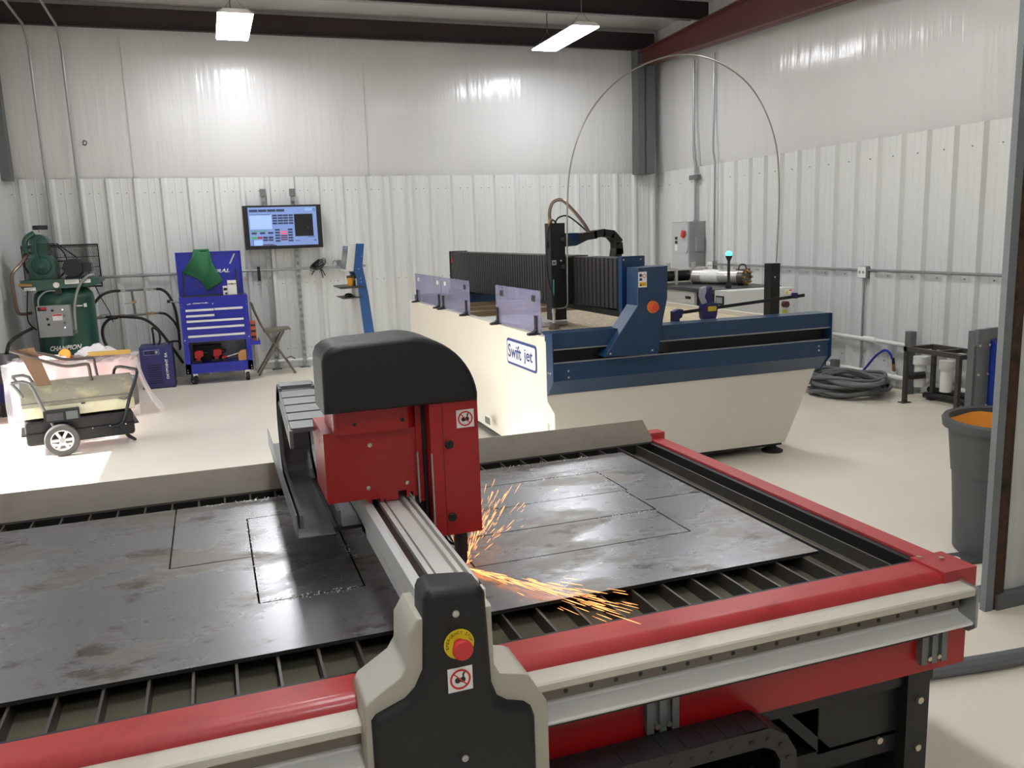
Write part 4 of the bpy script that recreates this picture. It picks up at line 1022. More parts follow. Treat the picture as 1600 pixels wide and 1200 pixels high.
MB().lathe([(.03, .66), (.035, .69), (.01, .71)], (3.69, 2.98, 0), n=12).build('white_knob', white, B)
solo('floor_lug', MB().prism([(3.22, 2.95), (3.25, 2.91), (3.42, 2.88), (3.42, 3.01), (3.27, 3.035), (3.23, 3.01)], 'z', 0, .012), bin_grey, 'flat dark lug plate with a hole lying beside the waste bin', 'plate', (3.35, 2.96, 0)).children
lug = [o for o in bpy.data.objects if o.name == 'floor_lug'][0]
h_ = MB().lathe([(.022, 0), (.022, .001)], (3.285-3.35, 2.968-2.96, .0125), n=16).build('lug_hole', concrete, lug)
pipe('floor_hose', [(1.9, 2.24, .03), (2.4, 2.165, .03), (2.75, 2.125, .03), (3.6, 2.06, .03)], .03, hose_grey, 'dark hose running across the floor in front of the rusty column', 'hose', (2.6, 2.14, 0), 'hoses', 4)

# ------------------------------------------------------------------ back wall: pipes, conduits, screen, kiosk
pipe('wall_pipe', [(-1.25, 11.30, 1.285), (1.95, 11.30, 1.285)], .016, galv, 'galvanised pipe along the back wall behind the blue tool cart', 'pipe', (.3, 11.3, 1.285), 'galvanised wall pipes')
solo('pipe_grip', MB().box(.57, .605, 11.27, 11.325, 1.15, 1.33, .006), black, 'black grip hung over the pipe below the wall screen', 'grip', (.59, 11.3, 1.28))
for i, (x, y1, lb) in enumerate(((-1.69, 9.0, 'conduit up the back wall directly above the air compressor pump'), (-1.36, 9.3, 'conduit up the back wall just right of the compressor pump'))):
    pipe('conduit', [(x, 11.31, 1.30), (x, 11.31, 2.40), (x, 11.27, 2.55), (x, 11.22, 3.90), (x, 11.18, 3.98), (x, 11.0, 4.08), (x, y1, 4.13)], .014, galv, lb, 'conduit', (x, 11.3, 1.3), 'conduits on the walls')
pipe('wall_pipe', [(.55, 11.31, .10), (1.35, 11.31, .10)], .02, pvc, 'white pipe along the foot of the back wall behind the stool', 'pipe', (.9, 11.31, .1))
for i, (x, lb) in enumerate(((.715, 'slotted steel channel behind the wall screen, nearer the tool cart'), (1.075, 'slotted steel channel behind the wall screen, nearer the blue kiosk'))):
    t = thing('slotted_channel', lb, 'channel', (x, 11.3, 0), 'slotted channels on the back wall')
    mb = MB(); mb.box(x-.024, x-.020, 11.285, 11.33, .05, 2.22); mb.box(x+.020, x+.024, 11.285, 11.33, .05, 2.22); mb.box(x-.024, x+.024, 11.326, 11.33, .05, 2.22)
    mb.box(x-.024, x-.013, 11.283, 11.287, .05, 2.22); mb.box(x+.013, x+.024, 11.283, 11.287, .05, 2.22)
    n_ = 0; z = .10
    while z < 2.2:
        mb.box(x-.013, x+.013, 11.283, 11.287, z, z+.045); z += .085
    mb.build('channel', galv, t, smooth=False)
    MB().box(x-.035, x+.035, 11.27, 11.33, 2.20, 2.29, .003).build('end_bracket', galv_dark, t)
    MB().box(x-.06, x+.06, 11.25, 11.33, 0, .012).build('foot_plate', galv_dark, t, smooth=False)
V = thing('wall_screen', 'black framed wall screen showing a pale blue control page', 'screen', (.925, 11.22, 1.54))
MB().box(.447, 1.405, 11.195, 11.24, 1.545, 2.085, .006).build('casing', black, V)
MB().box(.75, 1.1, 11.24, 11.28, 1.65, 1.95).build('mount', black_metal, V, smooth=False)
pg_ = M('screen_page', (112, 134, 186), .5, var=.03, emit=.42); pn = M('screen_panel', (142, 170, 224), .5, var=.02, emit=.5); bt_ = M('screen_button', (44, 58, 84), .5, var=.05, emit=.25)
sg = M('screen_green', (60, 150, 84), .5, emit=.4); sr = M('screen_red', (222, 76, 92), .5, emit=.5); smr = M('screen_maroon', (84, 24, 52), .5, emit=.3); sbk = M('screen_black', (16, 18, 24), .4, emit=.1)
scr = MB().box(.51, 1.345, 11.192, 11.1955, 1.585, 2.062).build('screen', pg_, V, smooth=False)
def sbox(u0, u1, v0, v1, mat, d=.001):      # fractions of the page, v from the top
    x0, x1 = .51+.835*u0, .51+.835*u1; z1, z0 = 2.062-.477*v0, 2.062-.477*v1
    MB().box(x0, x1, 11.192-d, 11.1922, z0, z1).build('screen_panel', mat, scr, smooth=False)
for i in range(4): sbox(.02+.13*i, .14+.13*i, .055, .12, bt_)
sbox(.02, .335, .19, .56, pn); sbox(.02, .32, .185, .2, bt_, .0015)
sbox(.665, .94, .19, .77, sbk); sbox(.83, .94, .04, .11, M('screen_pale', (120, 158, 196), .5, emit=.5)); sbox(.86, .865, .55, .56, white, .002)
for r_i in range(4):
    for c_i, (a, b) in enumerate(((.345, .415), (.425, .50), (.505, .575), (.585, .65))): sbox(a, b, .195+.068*r_i, .24+.068*r_i, bt_)
for i in range(5):
    sbox(.37, .44, .565+.072*i, .61+.072*i, bt_); sbox(.56, .63, .565+.072*i, .61+.072*i, bt_)
    sbox(.45, .55, .625+.052*i, .655+.052*i, sr if i < 2 else smr)
sbox(.025, .25, .60, .62, sg)
for i in range(3): sbox(.03+.12*i, .105+.12*i, .64, .69, bt_)
for i in range(4):
    sbox(.03+.08*i, .10+.08*i, .755, .81, (sg, M('screen_brick', (150, 50, 50), .5, emit=.3), bt_, bt_)[i])
    if i > 1: sbox(.03+.08*i, .10+.08*i, .825, .87, bt_)
sbox(.05, .18, .845, .985, pn, .002); sbox(.04, .05, .83, 1.0, M('screen_navy', (44, 62, 140), .5, emit=.3), .0025)
sbox(.18, .345, .955, .975, smr); sbox(.0, .38, .985, 1.0, sbk); sbox(.85, .96, .785, .80, bt_); sbox(.94, .97, .87, .895, bt_); sbox(.67, .73, .875, .89, bt_)
MB().lathe([(.016, 0), (.016, .001)], (.51+.835*.968, 11.1915, 2.062-.477*.085), (0, -1, 0), 18).build('screen_dial', bt_, scr); MB().lathe([(.008, 0), (.008, .001)], (.51+.835*.968, 11.1905, 2.062-.477*.085), (0, -1, 0), 14).build('screen_dial', pn, scr)
# cable bundle and sockets on the pipe
W = thing('cable_bundle', 'bunch of black cables tied up on the back wall pipe', 'cables', (1.33, 11.27, 1.28))
rnd = random.Random(9)
for i in range(16):
    a = rnd.uniform(0, 6.28); c_ = Vector((1.33, 11.26, 1.325)); r0 = rnd.uniform(.035, .095)
    pts = [c_+Vector((r0*(1+.35*math.sin(2*t+a))*math.cos(t), rnd.uniform(-.03, .03), r0*.85*math.sin(t+a*.3))) for t in [2*PI*k/9 for k in range(9)]]
    MB().tube(pts, .006, 5, 3, True).build('cable_loop', (black, ink, galv_dark)[i % 3], W)
for (dx, dz) in ((-.09, -.09), (.05, -.14), (.08, -.11)): MB().tube([(1.33, 11.26, 1.29), (1.33+dx*.6, 11.25, 1.25), (1.33+dx, 11.25, 1.29+dz)], .007, 5, 4).build('cable_tail', black, W)
socket(1.70, 11.30, 1.325, 'white socket pair on the back wall pipe beside the blue kiosk', 'y')
solo('conduit_clip', MB().box(1.58, 1.63, 11.28, 11.33, 1.29, 1.37, .006).tube([(1.58, 11.29, 1.33), (1.55, 11.29, 1.37), (1.52, 11.29, 1.33)], .006, 6, 4), galv_dark, 'small bent clip on the pipe just left of the socket pair', 'clip', (1.6, 11.3, 1.33))
# kiosk
kb_ = M('kiosk_blue', (40, 88, 148), .35, coat=.1)
Q = thing('control_kiosk', 'tall bent blue control kiosk with shelves, standing before the back wall', 'kiosk', (1.75, 9.85, 0))
leg_ = [(1.575, 1.20), (1.545, 1.285), (1.588, 1.585), (1.680, 1.58), (1.645, 1.33), (1.69, 1.03), (1.745, .45), (1.80, .04), (1.68, .04), (1.63, .45)]
MB().prism(leg_, 'y', 9.74, 9.79).build('side_panel', kb_, Q, smooth=False); MB().prism(leg_, 'y', 10.13, 10.18).build('side_panel', kb_, Q, smooth=False)
MB().prism([(1.60, .45), (1.56, .95), (1.565, 1.19), (1.60, 1.19), (1.64, .45), (1.70, .04), (1.65, .04)], 'y', 9.79, 10.13).build('front_panel', lightgrey, Q, smooth=False)
MB().prism([(1.455, 1.275), (1.51, 1.583), (1.588, 1.585), (1.54, 1.275)], 'y', 9.73, 10.19, .01).build('screen_head', lightgrey, Q)
MB().prism([(1.4535, 1.30), (1.500, 1.56), (1.503, 1.56), (1.457, 1.30)], 'y', 9.78, 10.14).build('kiosk_screen', M('kiosk_glass', (120, 126, 128), .2), Q)
MB().prism([(1.36, 1.092), (1.37, 1.104), (1.60, 1.110), (1.66, 1.085), (1.60, 1.086), (1.38, 1.082)], 'y', 9.70, 10.2).build('shelf', dark_top, Q)
MB().prism([(1.38, .975), (1.62, .985), (1.62, .972), (1.40, .965)], 'y', 9.72, 10.2).build('shelf', dark_top, Q)
MB().box(1.52, 1.90, 9.70, 10.22, 0, .04, .006).build('base_plate', sj_blue, Q)
for (x, z) in ((1.615, 1.19), (1.62, 1.15), (1.60, 1.30), (1.64, 1.44)): MB().lathe([(.007, 0), (.006, .003)], (x, 9.74, z), (0, -1, 0), 8).build('panel_bolt', steel, Q)
cu = solo('paper_cup', MB().lathe([(.034, 1.1085), (.042, 1.20), (.044, 1.205), (.046, 1.205), (.046, 1.215), (.038, 1.222), (.01, 1.222)], (1.515, 9.84, 0), n=20), M('cup_yellow', (224, 160, 40), .5), 'yellow takeaway cup on the upper kiosk shelf', 'cup', (1.515, 9.84, 1.1085))
MB().lathe([(.046, 1.2), (.047, 1.212), (.04, 1.224), (.01, 1.225)], (1.515, 9.84, 0), n=20).build('cup_lid', brown_steel, None, shift=(1.515, 9.84, 1.1085)).parent = cu
solo('tool_holder', MB().box(1.545, 1.60, 9.80, 9.86, 1.1095, 1.165, .006).cyl((1.57, 9.83, 1.165), (1.565, 9.83, 1.24), .012, n=8).box(1.53, 1.60, 9.79, 9.87, 1.235, 1.262, .008), black, 'small dark tool holder beside the yellow cup on the kiosk', 'holder', (1.57, 9.83, 1.1095))
solo('computer_mouse', MB().lathe([(.05, 0), (.048, .018), (.03, .034), (.005, .038)], (1.49, 9.9, .983), n=18), black, 'black computer mouse on the lower kiosk shelf', 'mouse', (1.49, 9.9, .983))

# ------------------------------------------------------------------ air compressor
A = thing('air_compressor', 'green upright air compressor tank with pump and motor on top', 'compressor', (-1.57, 10.68, 0))
tx, ty, tr = -1.565, 10.68, .305
MB().lathe([(.05, .12), (.2, .14), (.285, .21), (.305, .28), (.305, 1.09), (.29, 1.15), (.22, 1.215), (.1, 1.245), (.01, 1.25)], (tx, ty, 0), n=40).build('tank', comp_green, A)
for a in (45, 135, 225, 315):
    c, s = math.cos(R(a)), math.sin(R(a)); MB().box(tx+.27*c-.035, tx+.27*c+.035, ty+.27*s-.035, ty+.27*s+.035, 0, .24, .006).build('tank_foot', comp_green, A)
pl = MB().prism([(-1.93, 1.31), (-1.155, 1.31), (-1.155, 1.265), (-1.22, 1.225), (-1.88, 1.19), (-1.93, 1.235)], 'y', 10.40, 10.95).build('platform', comp_green, A, smooth=False)
for (x0, x1, z0, z1) in ((-1.90, -1.79, 1.20, 1.235), (-1.50, -1.36, 1.255, 1.30), (-1.345, -1.245, 1.26, 1.30)):
    lb_ = MB().box(x0, x1, 10.395, 10.40, z0, z1).build('warning_label', white, pl, smooth=False)
    for k_ in range(3): MB().box(x0+.008, x1-.01-.02*k_, 10.394, 10.3955, z1-.010-.010*k_, z1-.007-.010*k_).build('label_print', grey_col, lb_, smooth=False)
for i in range(3): MB().box(-1.66+.07*i, -1.61+.07*i, 10.3985, 10.401, 1.282, 1.288).build('slot', ink, pl, smooth=False)
gauge = MB().lathe([(.032, 0), (.032, .02), (.028, .022)], (-1.585, 10.40, 1.25), (0, -1, 0), 20).build('pressure_gauge', steel, A); MB().lathe([(.026, 0), (.026, .001)], (-1.585, 10.3775, 1.25), (0, -1, 0), 20).build('gauge_face', white, gauge)
# pump
pm = MB().cyl((-1.73, 10.55, 1.46), (-1.73, 10.80, 1.46), .135, n=28).box(-1.86, -1.60, 10.56, 10.80, 1.31, 1.46, .02).build('crankcase', comp_green, A)
MB().lathe([(.10, 0), (.09, .02), (.05, .035), (.03, .05), (.005, .052)], (-1.73, 10.55, 1.46), (0, -1, 0), 24).build('bearing_cover', comp_green, pm)
m_ = MB(); m_.box(-1.81, -1.655, 10.57, 10.78, 1.56, 1.70, .01)
for j in range(5): m_.box(-1.825, -1.64, 10.56, 10.79, 1.585+.024*j, 1.595+.024*j, .003)
m_.build('cylinder_block', comp_green, pm)
MB().prism([(-1.83, 1.70), (-1.635, 1.70), (-1.64, 1.735), (-1.67, 1.775), (-1.715, 1.80), (-1.76, 1.80), (-1.80, 1.77), (-1.825, 1.735)], 'y', 10.57, 10.78, .012).build('cylinder_head', comp_green, pm)
MB().tube([(-1.86, 10.56, 1.60), (-1.865, 10.55, 1.70), (-1.83, 10.54, 1.77), (-1.76, 10.54, 1.815)], .03, 10, 5).build('head_pipe', comp_green, pm)
MB().tube([(-1.70, 10.52, 1.77), (-1.755, 10.50, 1.74), (-1.76, 10.49, 1.62), (-1.745, 10.49, 1.52)], .008, 6, 5).build('breather_line', comp_green, pm)
MB().cyl((-1.705, 10.6, 1.82), (-1.705, 10.6, 1.855), .02, n=10).build('filter_neck', steel, pm)
fl = MB().cyl((-1.705, 10.6, 1.85), (-1.705, 10.6, 1.895), .075, n=24).build('air_filter', black, A); MB().cyl((-1.705, 10.6, 1.895), (-1.705, 10.6, 1.912), .012, n=8).build('wing_nut', steel, fl)
m_ = MB(); m_.lathe([(.21, -.02), (.225, -.02), (.225, .02), (.21, .02)], (-1.73, 10.83, 1.50), (0, 1, 0), 36, ring=True)
for a in range(5): m_.bar((-1.73, 10.83, 1.50), (-1.73+.215*math.cos(a*1.257), 10.83, 1.50+.215*math.sin(a*1.257)), .03, .02)
m_.build('flywheel', black_metal, A)
mo = MB().cyl((-1.42, 10.47, 1.425), (-1.42, 10.78, 1.425), .098, n=28).build('motor', hood_black, A); MB().box(-1.33, -1.235, 10.50, 10.66, 1.38, 1.475, .008).build('motor_box', black_metal, mo); MB().box(-1.50, -1.34, 10.5, 10.75, 1.308, 1.335).build('motor_base', black_metal, mo, smooth=False)
MB().tube([(-1.60, 10.82, 1.70), (-1.40, 10.82, 1.53)], .008, 6).build('drive_belt', rubber, A); MB().tube([(-1.70, 10.82, 1.27), (-1.40, 10.82, 1.33)], .008, 6).build('drive_belt', rubber, A)
mb = MB(); x = -1.955
while x < -1.19: mb.cyl((x, 10.88, 1.22), (x, 10.88, 1.67), .0034, n=4); x += .0125
for z in (1.30, 1.42, 1.54, 1.655): mb.cyl((-1.96, 10.883, z), (-1.185, 10.883, z), .004, n=5)
gm = mb.build('guard_mesh', black_metal, A); gm['kind'] = 'stuff'
MB().tube([(-1.965, 10.88, 1.20), (-1.965, 10.88, 1.675), (-1.185, 10.88, 1.675), (-1.185, 10.88, 1.20)], .011, 6, 0, True).build('guard_frame', black_metal, A)
# control box
cb = MB().box(-1.785, -1.465, 10.26, 10.375, .70, 1.035, .008).build('control_box', grey_box, A)
nl = MB().box(-1.775, -1.69, 10.257, 10.26, .985, 1.025).build('maker_label', ink, cb, smooth=False); MB().box(-1.745, -1.695, 10.255, 10.257, 1.0, 1.022).build('label_print', sign_red, nl, smooth=False)
wl2 = MB().box(-1.64, -1.545, 10.257, 10.26, .875, .945).build('warning_label', white, cb, smooth=False); MB().box(-1.637, -1.548, 10.2555, 10.257, .925, .942).build('label_print', sign_red, wl2, smooth=False)
for (x, z) in ((-1.635, .985), (-1.69, .895), (-1.685, .835)): MB().lathe([(.014, 0), (.014, .006)], (x, 10.26, z), (0, -1, 0), 12).build('blanking_plug', ink, cb)
for (x, z) in ((-1.535, .99), (-1.53, .795), (-1.525, .925), (-1.53, .85)): MB().lathe([(.011, 0), (.011, .015), (.008, .017)], (x, 10.26, z), (0, -1, 0), 10).build('latch', chrome if z in (.99, .795) else galv_dark, cb)
MB().tube([(-1.21, 10.42, 1.34), (-1.27, 10.36, 1.33), (-1.36, 10.32, 1.22), (-1.42, 10.30, 1.02), (-1.435, 10.30, .80), (-1.44, 10.30, .745)], .016, 8, 6).build('flexible_conduit', galv, A)
MB().cyl((-1.44, 10.30, .72), (-1.44, 10.30, .76), .021, n=10).build('conduit_nut', galv_dark, A)
MB().tube([(-1.775, 10.33, 1.03), (-1.76, 10.33, 1.12), (-1.69, 10.35, 1.185), (-1.60, 10.37, 1.19)], .010, 6, 6).build('flexible_conduit', galv, A)
MB().box(-1.61, -1.535, 10.37, 10.44, 1.15, 1.21, .006).build('pressure_switch', hood_black, A)
MB().tube([(-1.85, 10.60, 1.60), (-1.93, 10.52, 1.48), (-2.0, 10.42, 1.38), (-2.005, 10.40, 1.20), (-1.995, 10.40, 1.0), (-1.965, 10.42, .955), (-1.88, 10.5, .955)], .018, 8, 5).build('discharge_tube', copper, A)
MB().cyl((-1.95, 10.395, 1.265), (-1.82, 10.395, 1.262), .018, n=10).build('check_valve', brass, A)
MB().tube([(-1.87, 10.40, 1.2), (-1.88, 10.36, 1.08), (-1.89, 10.33, .88), (-1.82, 10.33, .78)], .008, 6, 6).build('drain_line', rubber, A)
MB().box(-1.415, -1.355, 10.405, 10.41, 1.005, 1.02).build('tank_label', white, A, smooth=False); MB().box(-1.345, -1.315, 10.42, 10.427, .995, 1.035).build('tank_label', white, A, smooth=False)
def wrap_tank(p): 
    a = (p.x-tx)/tr; return Vector((tx+(tr+.004)*math.sin(a), ty-(tr+.004)*math.cos(a)+(p.y-(ty-tr-.004)), p.z))
text_mesh('CHAMPION', .33, .055, (-1.735, ty-tr-.004, .53), (1, 0, .02), (0, 0, 1), white, A, 'lettering', .002, .3, .035, wrap_tank)
# hoses and manifold on the wall between compressor and cart
H = thing('air_manifold', 'black air hoses and pipe manifold on the wall between compressor and tool cart', 'hoses', (-.85, 11.1, .8), 'hoses')
MB().tube([(-1.30, 10.95, 1.0), (-1.218, 11.0, 1.085), (-1.12, 11.05, 1.12), (-1.03, 11.1, 1.122)], .017, 8, 6).build('black_hose', rubber, H)
MB().tube([(-1.04, 11.1, 1.122), (-.62, 11.1, 1.122)], .013, 8).build('top_pipe', galv_dark, H)
MB().tube([(-.62, 11.1, 1.122), (-.56, 11.08, 1.11), (-.49, 11.05, 1.04), (-.435, 11.0, .88), (-.42, 11.0, .65), (-.42, 11.0, .40)], .017, 8, 6).build('black_hose', rubber, H)
MB().tube([(-.90, 11.1, 1.122), (-.885, 11.1, .83)], .014, 8).build('drop_pipe', galv_dark, H)
MB().tube([(-1.345, 11.05, .815), (-1.19, 11.08, .82), (-.62, 11.1, .832)], .013, 8).build('lower_pipe', galv_dark, H)
MB().tube([(-1.21, 11.06, .825), (-1.0, 11.06, .812), (-.80, 11.05, .775), (-.66, 11.0, .66), (-.53, 10.95, .46), (-.40, 10.92, .22)], .017, 8, 6).build('black_hose', rubber, H)
MB().tube([(-1.08, 11.05, .81), (-1.18, 11.04, .79), (-1.25, 11.03, .70), (-1.255, 11.02, .57), (-1.20, 11.0, .43), (-1.13, 11.0, .34)], .017, 8, 6).build('black_hose', rubber, H)
MB().tube([(-.62, 11.1, .832), (-.54, 11.08, .81), (-.46, 11.04, .72), (-.41, 11.0, .60)], .015, 8, 6).build('black_hose', rubber, H)
for (x, z) in ((-.99, 1.122), (-.74, 1.122), (-.68, 1.122), (-.885, .98), (-1.27, .817), (-1.02, .825), (-.76, .83), (-.70, .832)):
    fit = MB().box(x-.025, x+.025, 11.085, 11.115, z-.018, z+.018, .005).build('valve', brass if z < 1.1 else galv, H)
for (x, z) in ((-.80, 1.14), (-.94, .97), (-1.22, .85)): MB().obox((x, 11.08, z), (.11, .008, .012), (0, -.1, 0)).build('valve_lever', galv, H, smooth=False)
MB().tube([(-1.27, 10.95, 1.2), (-1.22, 10.97, 1.05), (-1.16, 11.0, .90), (-1.13, 11.02, .76)], .006, 6, 4).build('thin_line', rubber, H)
# air dryer
D = thing('air_dryer', 'small navy air dryer cabinet on the floor beside the blue tool cart', 'air dryer', (-.67, 10.7, 0))
MB().box(-.845, -.495, 10.52, 10.95, .012, .485, .006).build('cabinet', dryer_blue, D)
MB().box(-.85, -.49, 10.515, 10.95, 0, .012).build('base', ink, D, smooth=False)
pn_ = MB().box(-.80, -.635, 10.513, 10.52, .395, .452).build('control_panel', midgrey, D, smooth=False); MB().box(-.797, -.638, 10.511, 10.513, .398, .449).build('panel_face', dryer_blue, pn_, smooth=False); MB().box(-.735, -.69, 10.509, 10.512, .408, .438).build('display', ink, pn_, smooth=False); MB().box(-.79, -.77, 10.509, 10.512, .415, .435).build('panel_button', ink, pn_, smooth=False); MB().box(-.675, -.65, 10.509, 10.512, .41, .44).build('panel_button', midgrey, pn_, smooth=False)
for i in range(9): MB().box(-.775, -.625, 10.517, 10.521, .06+.026*i, .068+.026*i).build('louvre', ink, D, smooth=False)
text_mesh('DRYPOINT', .235, .028, (-.553, 10.518, .105), (0.0, 0, 1), (-1, 0, 0), white, D, bold=.035); text_mesh('RA', .055, .028, (-.553, 10.518, .36), (0, 0, 1), (-1, 0, 0), white, D, bold=.035)
MB().tube([(-.845, 10.8, .33), (-.93, 10.85, .33), (-1.0, 10.9, .32)], .012, 8).build('inlet_hose', rubber, D); MB().cyl((-.56, 10.75, .485), (-.56, 10.75, .51), .02, n=10).build('outlet_port', galv, D)
MB().tube([(-.69, 10.72, .48), (-.69, 10.72, .60), (-.69, 10.73, .69), (-.63, 10.74, .64), (-.62, 10.72, .55), (-.645, 10.7, .48)], .012, 8, 6).build('black_hose', rubber, D)
MB().tube([(-.56, 10.75, .505), (-.46, 10.78, .51), (-.41, 10.8, .49), (-.42, 10.8, .40)], .012, 8, 4).build('outlet_hose', rubber, D)

# ------------------------------------------------------------------ blue tool cart
G_ = thing('tool_cart', 'royal blue five drawer tool cart with raised lid on casters', 'tool cart', (0, 10.8, 0))
GY = 10.56
mb = MB(); mb.box(-.365, .395, GY, GY+.42, .50, 1.0, .004); mb.build('cabinet', cart_blue, G_)
for x in (-.365, .335): MB().box(x, x+.06, GY, GY+.42, .13, .50, .003).build('corner_post', cart_blue, G_)
MB().box(-.365, .395, GY, GY+.42, .13, .245, .004).build('lower_tray', cart_blue, G_); MB().box(-.36, .39, GY+.40, GY+.42, .24, .5).build('rear_panel', M('steel_mesh', (130, 132, 134), .4, .5, var=.3, scale=30), G_, smooth=False)
MB().box(-.365, .395, GY-.005, GY+.42, .985, 1.03, .004).build('top_rim', cart_blue, G_)
MB().box(-.34, .37, GY+.02, GY+.40, .99, 1.032).build('top_tray', cart_dark, G_, smooth=False)
def drawer(x0, x1, z0, z1):
    d = MB().box(x0, x1, GY-.012, GY, z0, z1, .002).build('drawer', cart_blue, G_); MB().box(x0, x1, GY-.034, GY-.010, z1-.026, z1-.002, .004).build('drawer_handle', M('handle_bright', (236, 236, 238), .3, .25), d)
drawer(-.305, .007, .828, .892); drawer(.014, .33, .770, .895); drawer(-.305, .007, .768, .826); drawer(-.305, .33, .688, .764); drawer(-.305, .33, .592, .684); drawer(-.305, .33, .505, .588)
lid = MB().prism([(10.955, 1.01), (10.985, 1.01), (11.0, 1.545), (10.955, 1.545), (10.955, 1.53), (10.975, 1.53)], 'x', -.372, .372).build('lid', cart_blue, G_, smooth=False)
MB().box(-.372, -.36, 10.93, 10.97, 1.05, 1.545).build('lid_edge', cart_blue, lid, smooth=False); MB().box(.36, .372, 10.93, 10.97, 1.05, 1.545).build('lid_edge', cart_blue, lid, smooth=False)
text_mesh('US GENERAL', .48, .045, (-.25, 10.952, 1.275), (1, 0, .03), (0, 0, 1), white, lid, 'lettering', .002, .3, .03)
MB().obox((.27, 10.95, 1.45), (.018, .004, .135), (0, R(28), 0)).build('paint_scrape', midgrey, lid, smooth=False)
for x in (-.30, .30): MB().cyl((x, 10.62+.15, 1.03), (x, 10.945, 1.33 if x > 0 else 1.32), .010, n=8).build('gas_strut', black, G_)
text_mesh('US GENERAL', .24, .016, (-.285, GY-.002, .945), (1, 0, .02), (0, 0, 1), chrome, G_, 'lettering', .003, .25, .01); MB().cyl((0, GY, .945), (0, GY-.004, .945), .009, n=12).build('lock', chrome, G_)
for (x, z) in ((-.345, .955), (-.345, .92), (.375, .955), (.375, .92), (-.345, .53), (.375, .53), (-.345, .18), (-.345, .15), (.375, .18), (.375, .15)): MB().lathe([(.008, 0), (.006, .004)], (x, GY, z), (0, -1, 0), 8).build('rivet', chrome, G_)
for (x, y, a) in ((-.28, GY+.05, 35), (.32, GY+.05, 10), (-.28, GY+.36, 0), (.32, GY+.36, 0)):
    ct = MB().cyl((x-.018*math.cos(R(a)), y-.018*math.sin(R(a)), .055), (x+.018*math.cos(R(a)), y+.018*math.sin(R(a)), .055), .055, n=22).build('caster_wheel', rubber, G_)
    MB().cyl((x-.022*math.cos(R(a)), y-.022*math.sin(R(a)), .055), (x+.022*math.cos(R(a)), y+.022*math.sin(R(a)), .055), .028, n=14).build('wheel_hub', chrome, ct); MB().obox((x, y, .095), (.06, .05, .07), (0, 0, R(a)), .004).build('caster_fork', chrome, ct)
MB().tube([(-.365, GY+.02, .975), (-.42, GY-.03, .99), (-.47, GY-.04, 1.0)], .008, 6).build('side_hook', galv, G_); MB().ball((-.475, GY-.04, 1.0), .02, n=10).build('hook_knob', black, G_)
mb = MB(); mb.box(.395, .50, GY, GY+.38, .425, .435); mb.box(.49, .50, GY, GY+.38, .435, .475); mb.box(.395, .50, GY-.004, GY, .425, .475); mb.prism([(.395, .475), (.395, .53), (.42, .475)], 'y', GY-.004, GY); mb.build('side_tray', cart_blue, G_, smooth=False)
def drape(u, v):
    x = -.165+.17*u+(.24*(u-.52))*v**.8+.02*math.sin(9*u+5*v); z = 1.56-.05*u*v-.44*v*(1-.55*abs(u-.66)**.8)+.015*math.sin(7*u)
    y = 10.945-.035*math.sin(PI*min(1, v*1.1))-.022*math.sin(14*u+3*v)*v-.01
    return (x, y, z)
rg = MB(); rg.grid(drape, 18, 18)
def drape2(u, v): 
    a = drape(u, 0); return (a[0], a[1]+.09*v, 1.56+.03*math.sin(PI*v)-.06*v*v)
rg.grid(drape2, 18, 4)
ro = solo('green_rag', rg, rag_m, 'green rag draped over the raised tool cart lid', 'rag', (-.08, 10.95, 1.3), angle=80)
sm = ro.modifiers.new('thickness', 'SOLIDIFY'); sm.thickness = .006
ca = solo('white_carton', MB().box(.185, .285, 10.64, 10.74, 1.032, 1.20, .003), white, 'tall white carton on the tool cart top, before the lid', 'box', (.235, 10.69, 1.032))
MB().box(.19, .28, 10.638, 10.6402, 1.155, 1.165).build('carton_print', grey_col, None, shift=(.235, 10.69, 1.032), smooth=False).parent = ca
MB().cyl((.235, 10.64, 1.16), (.235, 10.637, 1.16), .011, n=10).build('carton_emblem', M('emblem_brown', (150, 90, 60), .5), None, shift=(.235, 10.69, 1.032)).parent = ca
sbx = solo('small_box', MB().box(.130, .182, 10.66, 10.72, 1.032, 1.138, .003), white, 'small white box beside the tall carton on the tool cart', 'box', (.156, 10.69, 1.032))
MB().box(.135, .177, 10.6575, 10.660, 1.085, 1.115).build('box_print', ink, None, shift=(.156, 10.69, 1.032), smooth=False).parent = sbx; MB().box(.150, .177, 10.6575, 10.66, 1.04, 1.06).build('box_print', ink, None, shift=(.156, 10.69, 1.032), smooth=False).parent = sbx
# things on the lower tray of the cart
def drill(x, y, z, label, s=1):
    t = thing('power_drill', label, 'power tool', (x, y, z), 'red power tools in the cart')
    MB().prism([(x-.05, z+.06), (x-.045, z+.135), (x-.02, z+.15), (x+.05, z+.145), (x+.055, z+.08), (x+.02, z+.06)], 'y', y-.035, y+.035, .012).build('body', tool_red, t)
    MB().prism([(x-.03, z+.07), (x+.02, z+.07), (x+.01, z+.0), (x-.045, z+.0)], 'y', y-.028, y+.028, .008).build('grip', tool_red, t)
    MB().cyl((x+.05, y, z+.115), (x+.10, y, z+.115), .026, .016, n=12).build('chuck', black, t); MB().box(x-.07, x+.03, y-.04, y+.04, z, z+.03, .006).build('battery', black, t)
drill(-.21, 10.66, .246, 'red cordless drill at the end of the cart tray beside the dryer'); drill(.0, 10.70, .246, 'second red cordless tool, mid tray in the blue cart')
solo('black_case', MB().box(-.27, .05, 10.80, 10.92, .246, .43, .01), ink, 'black tool case standing behind the red drills in the cart', 'case', (-.1, 10.86, .246))
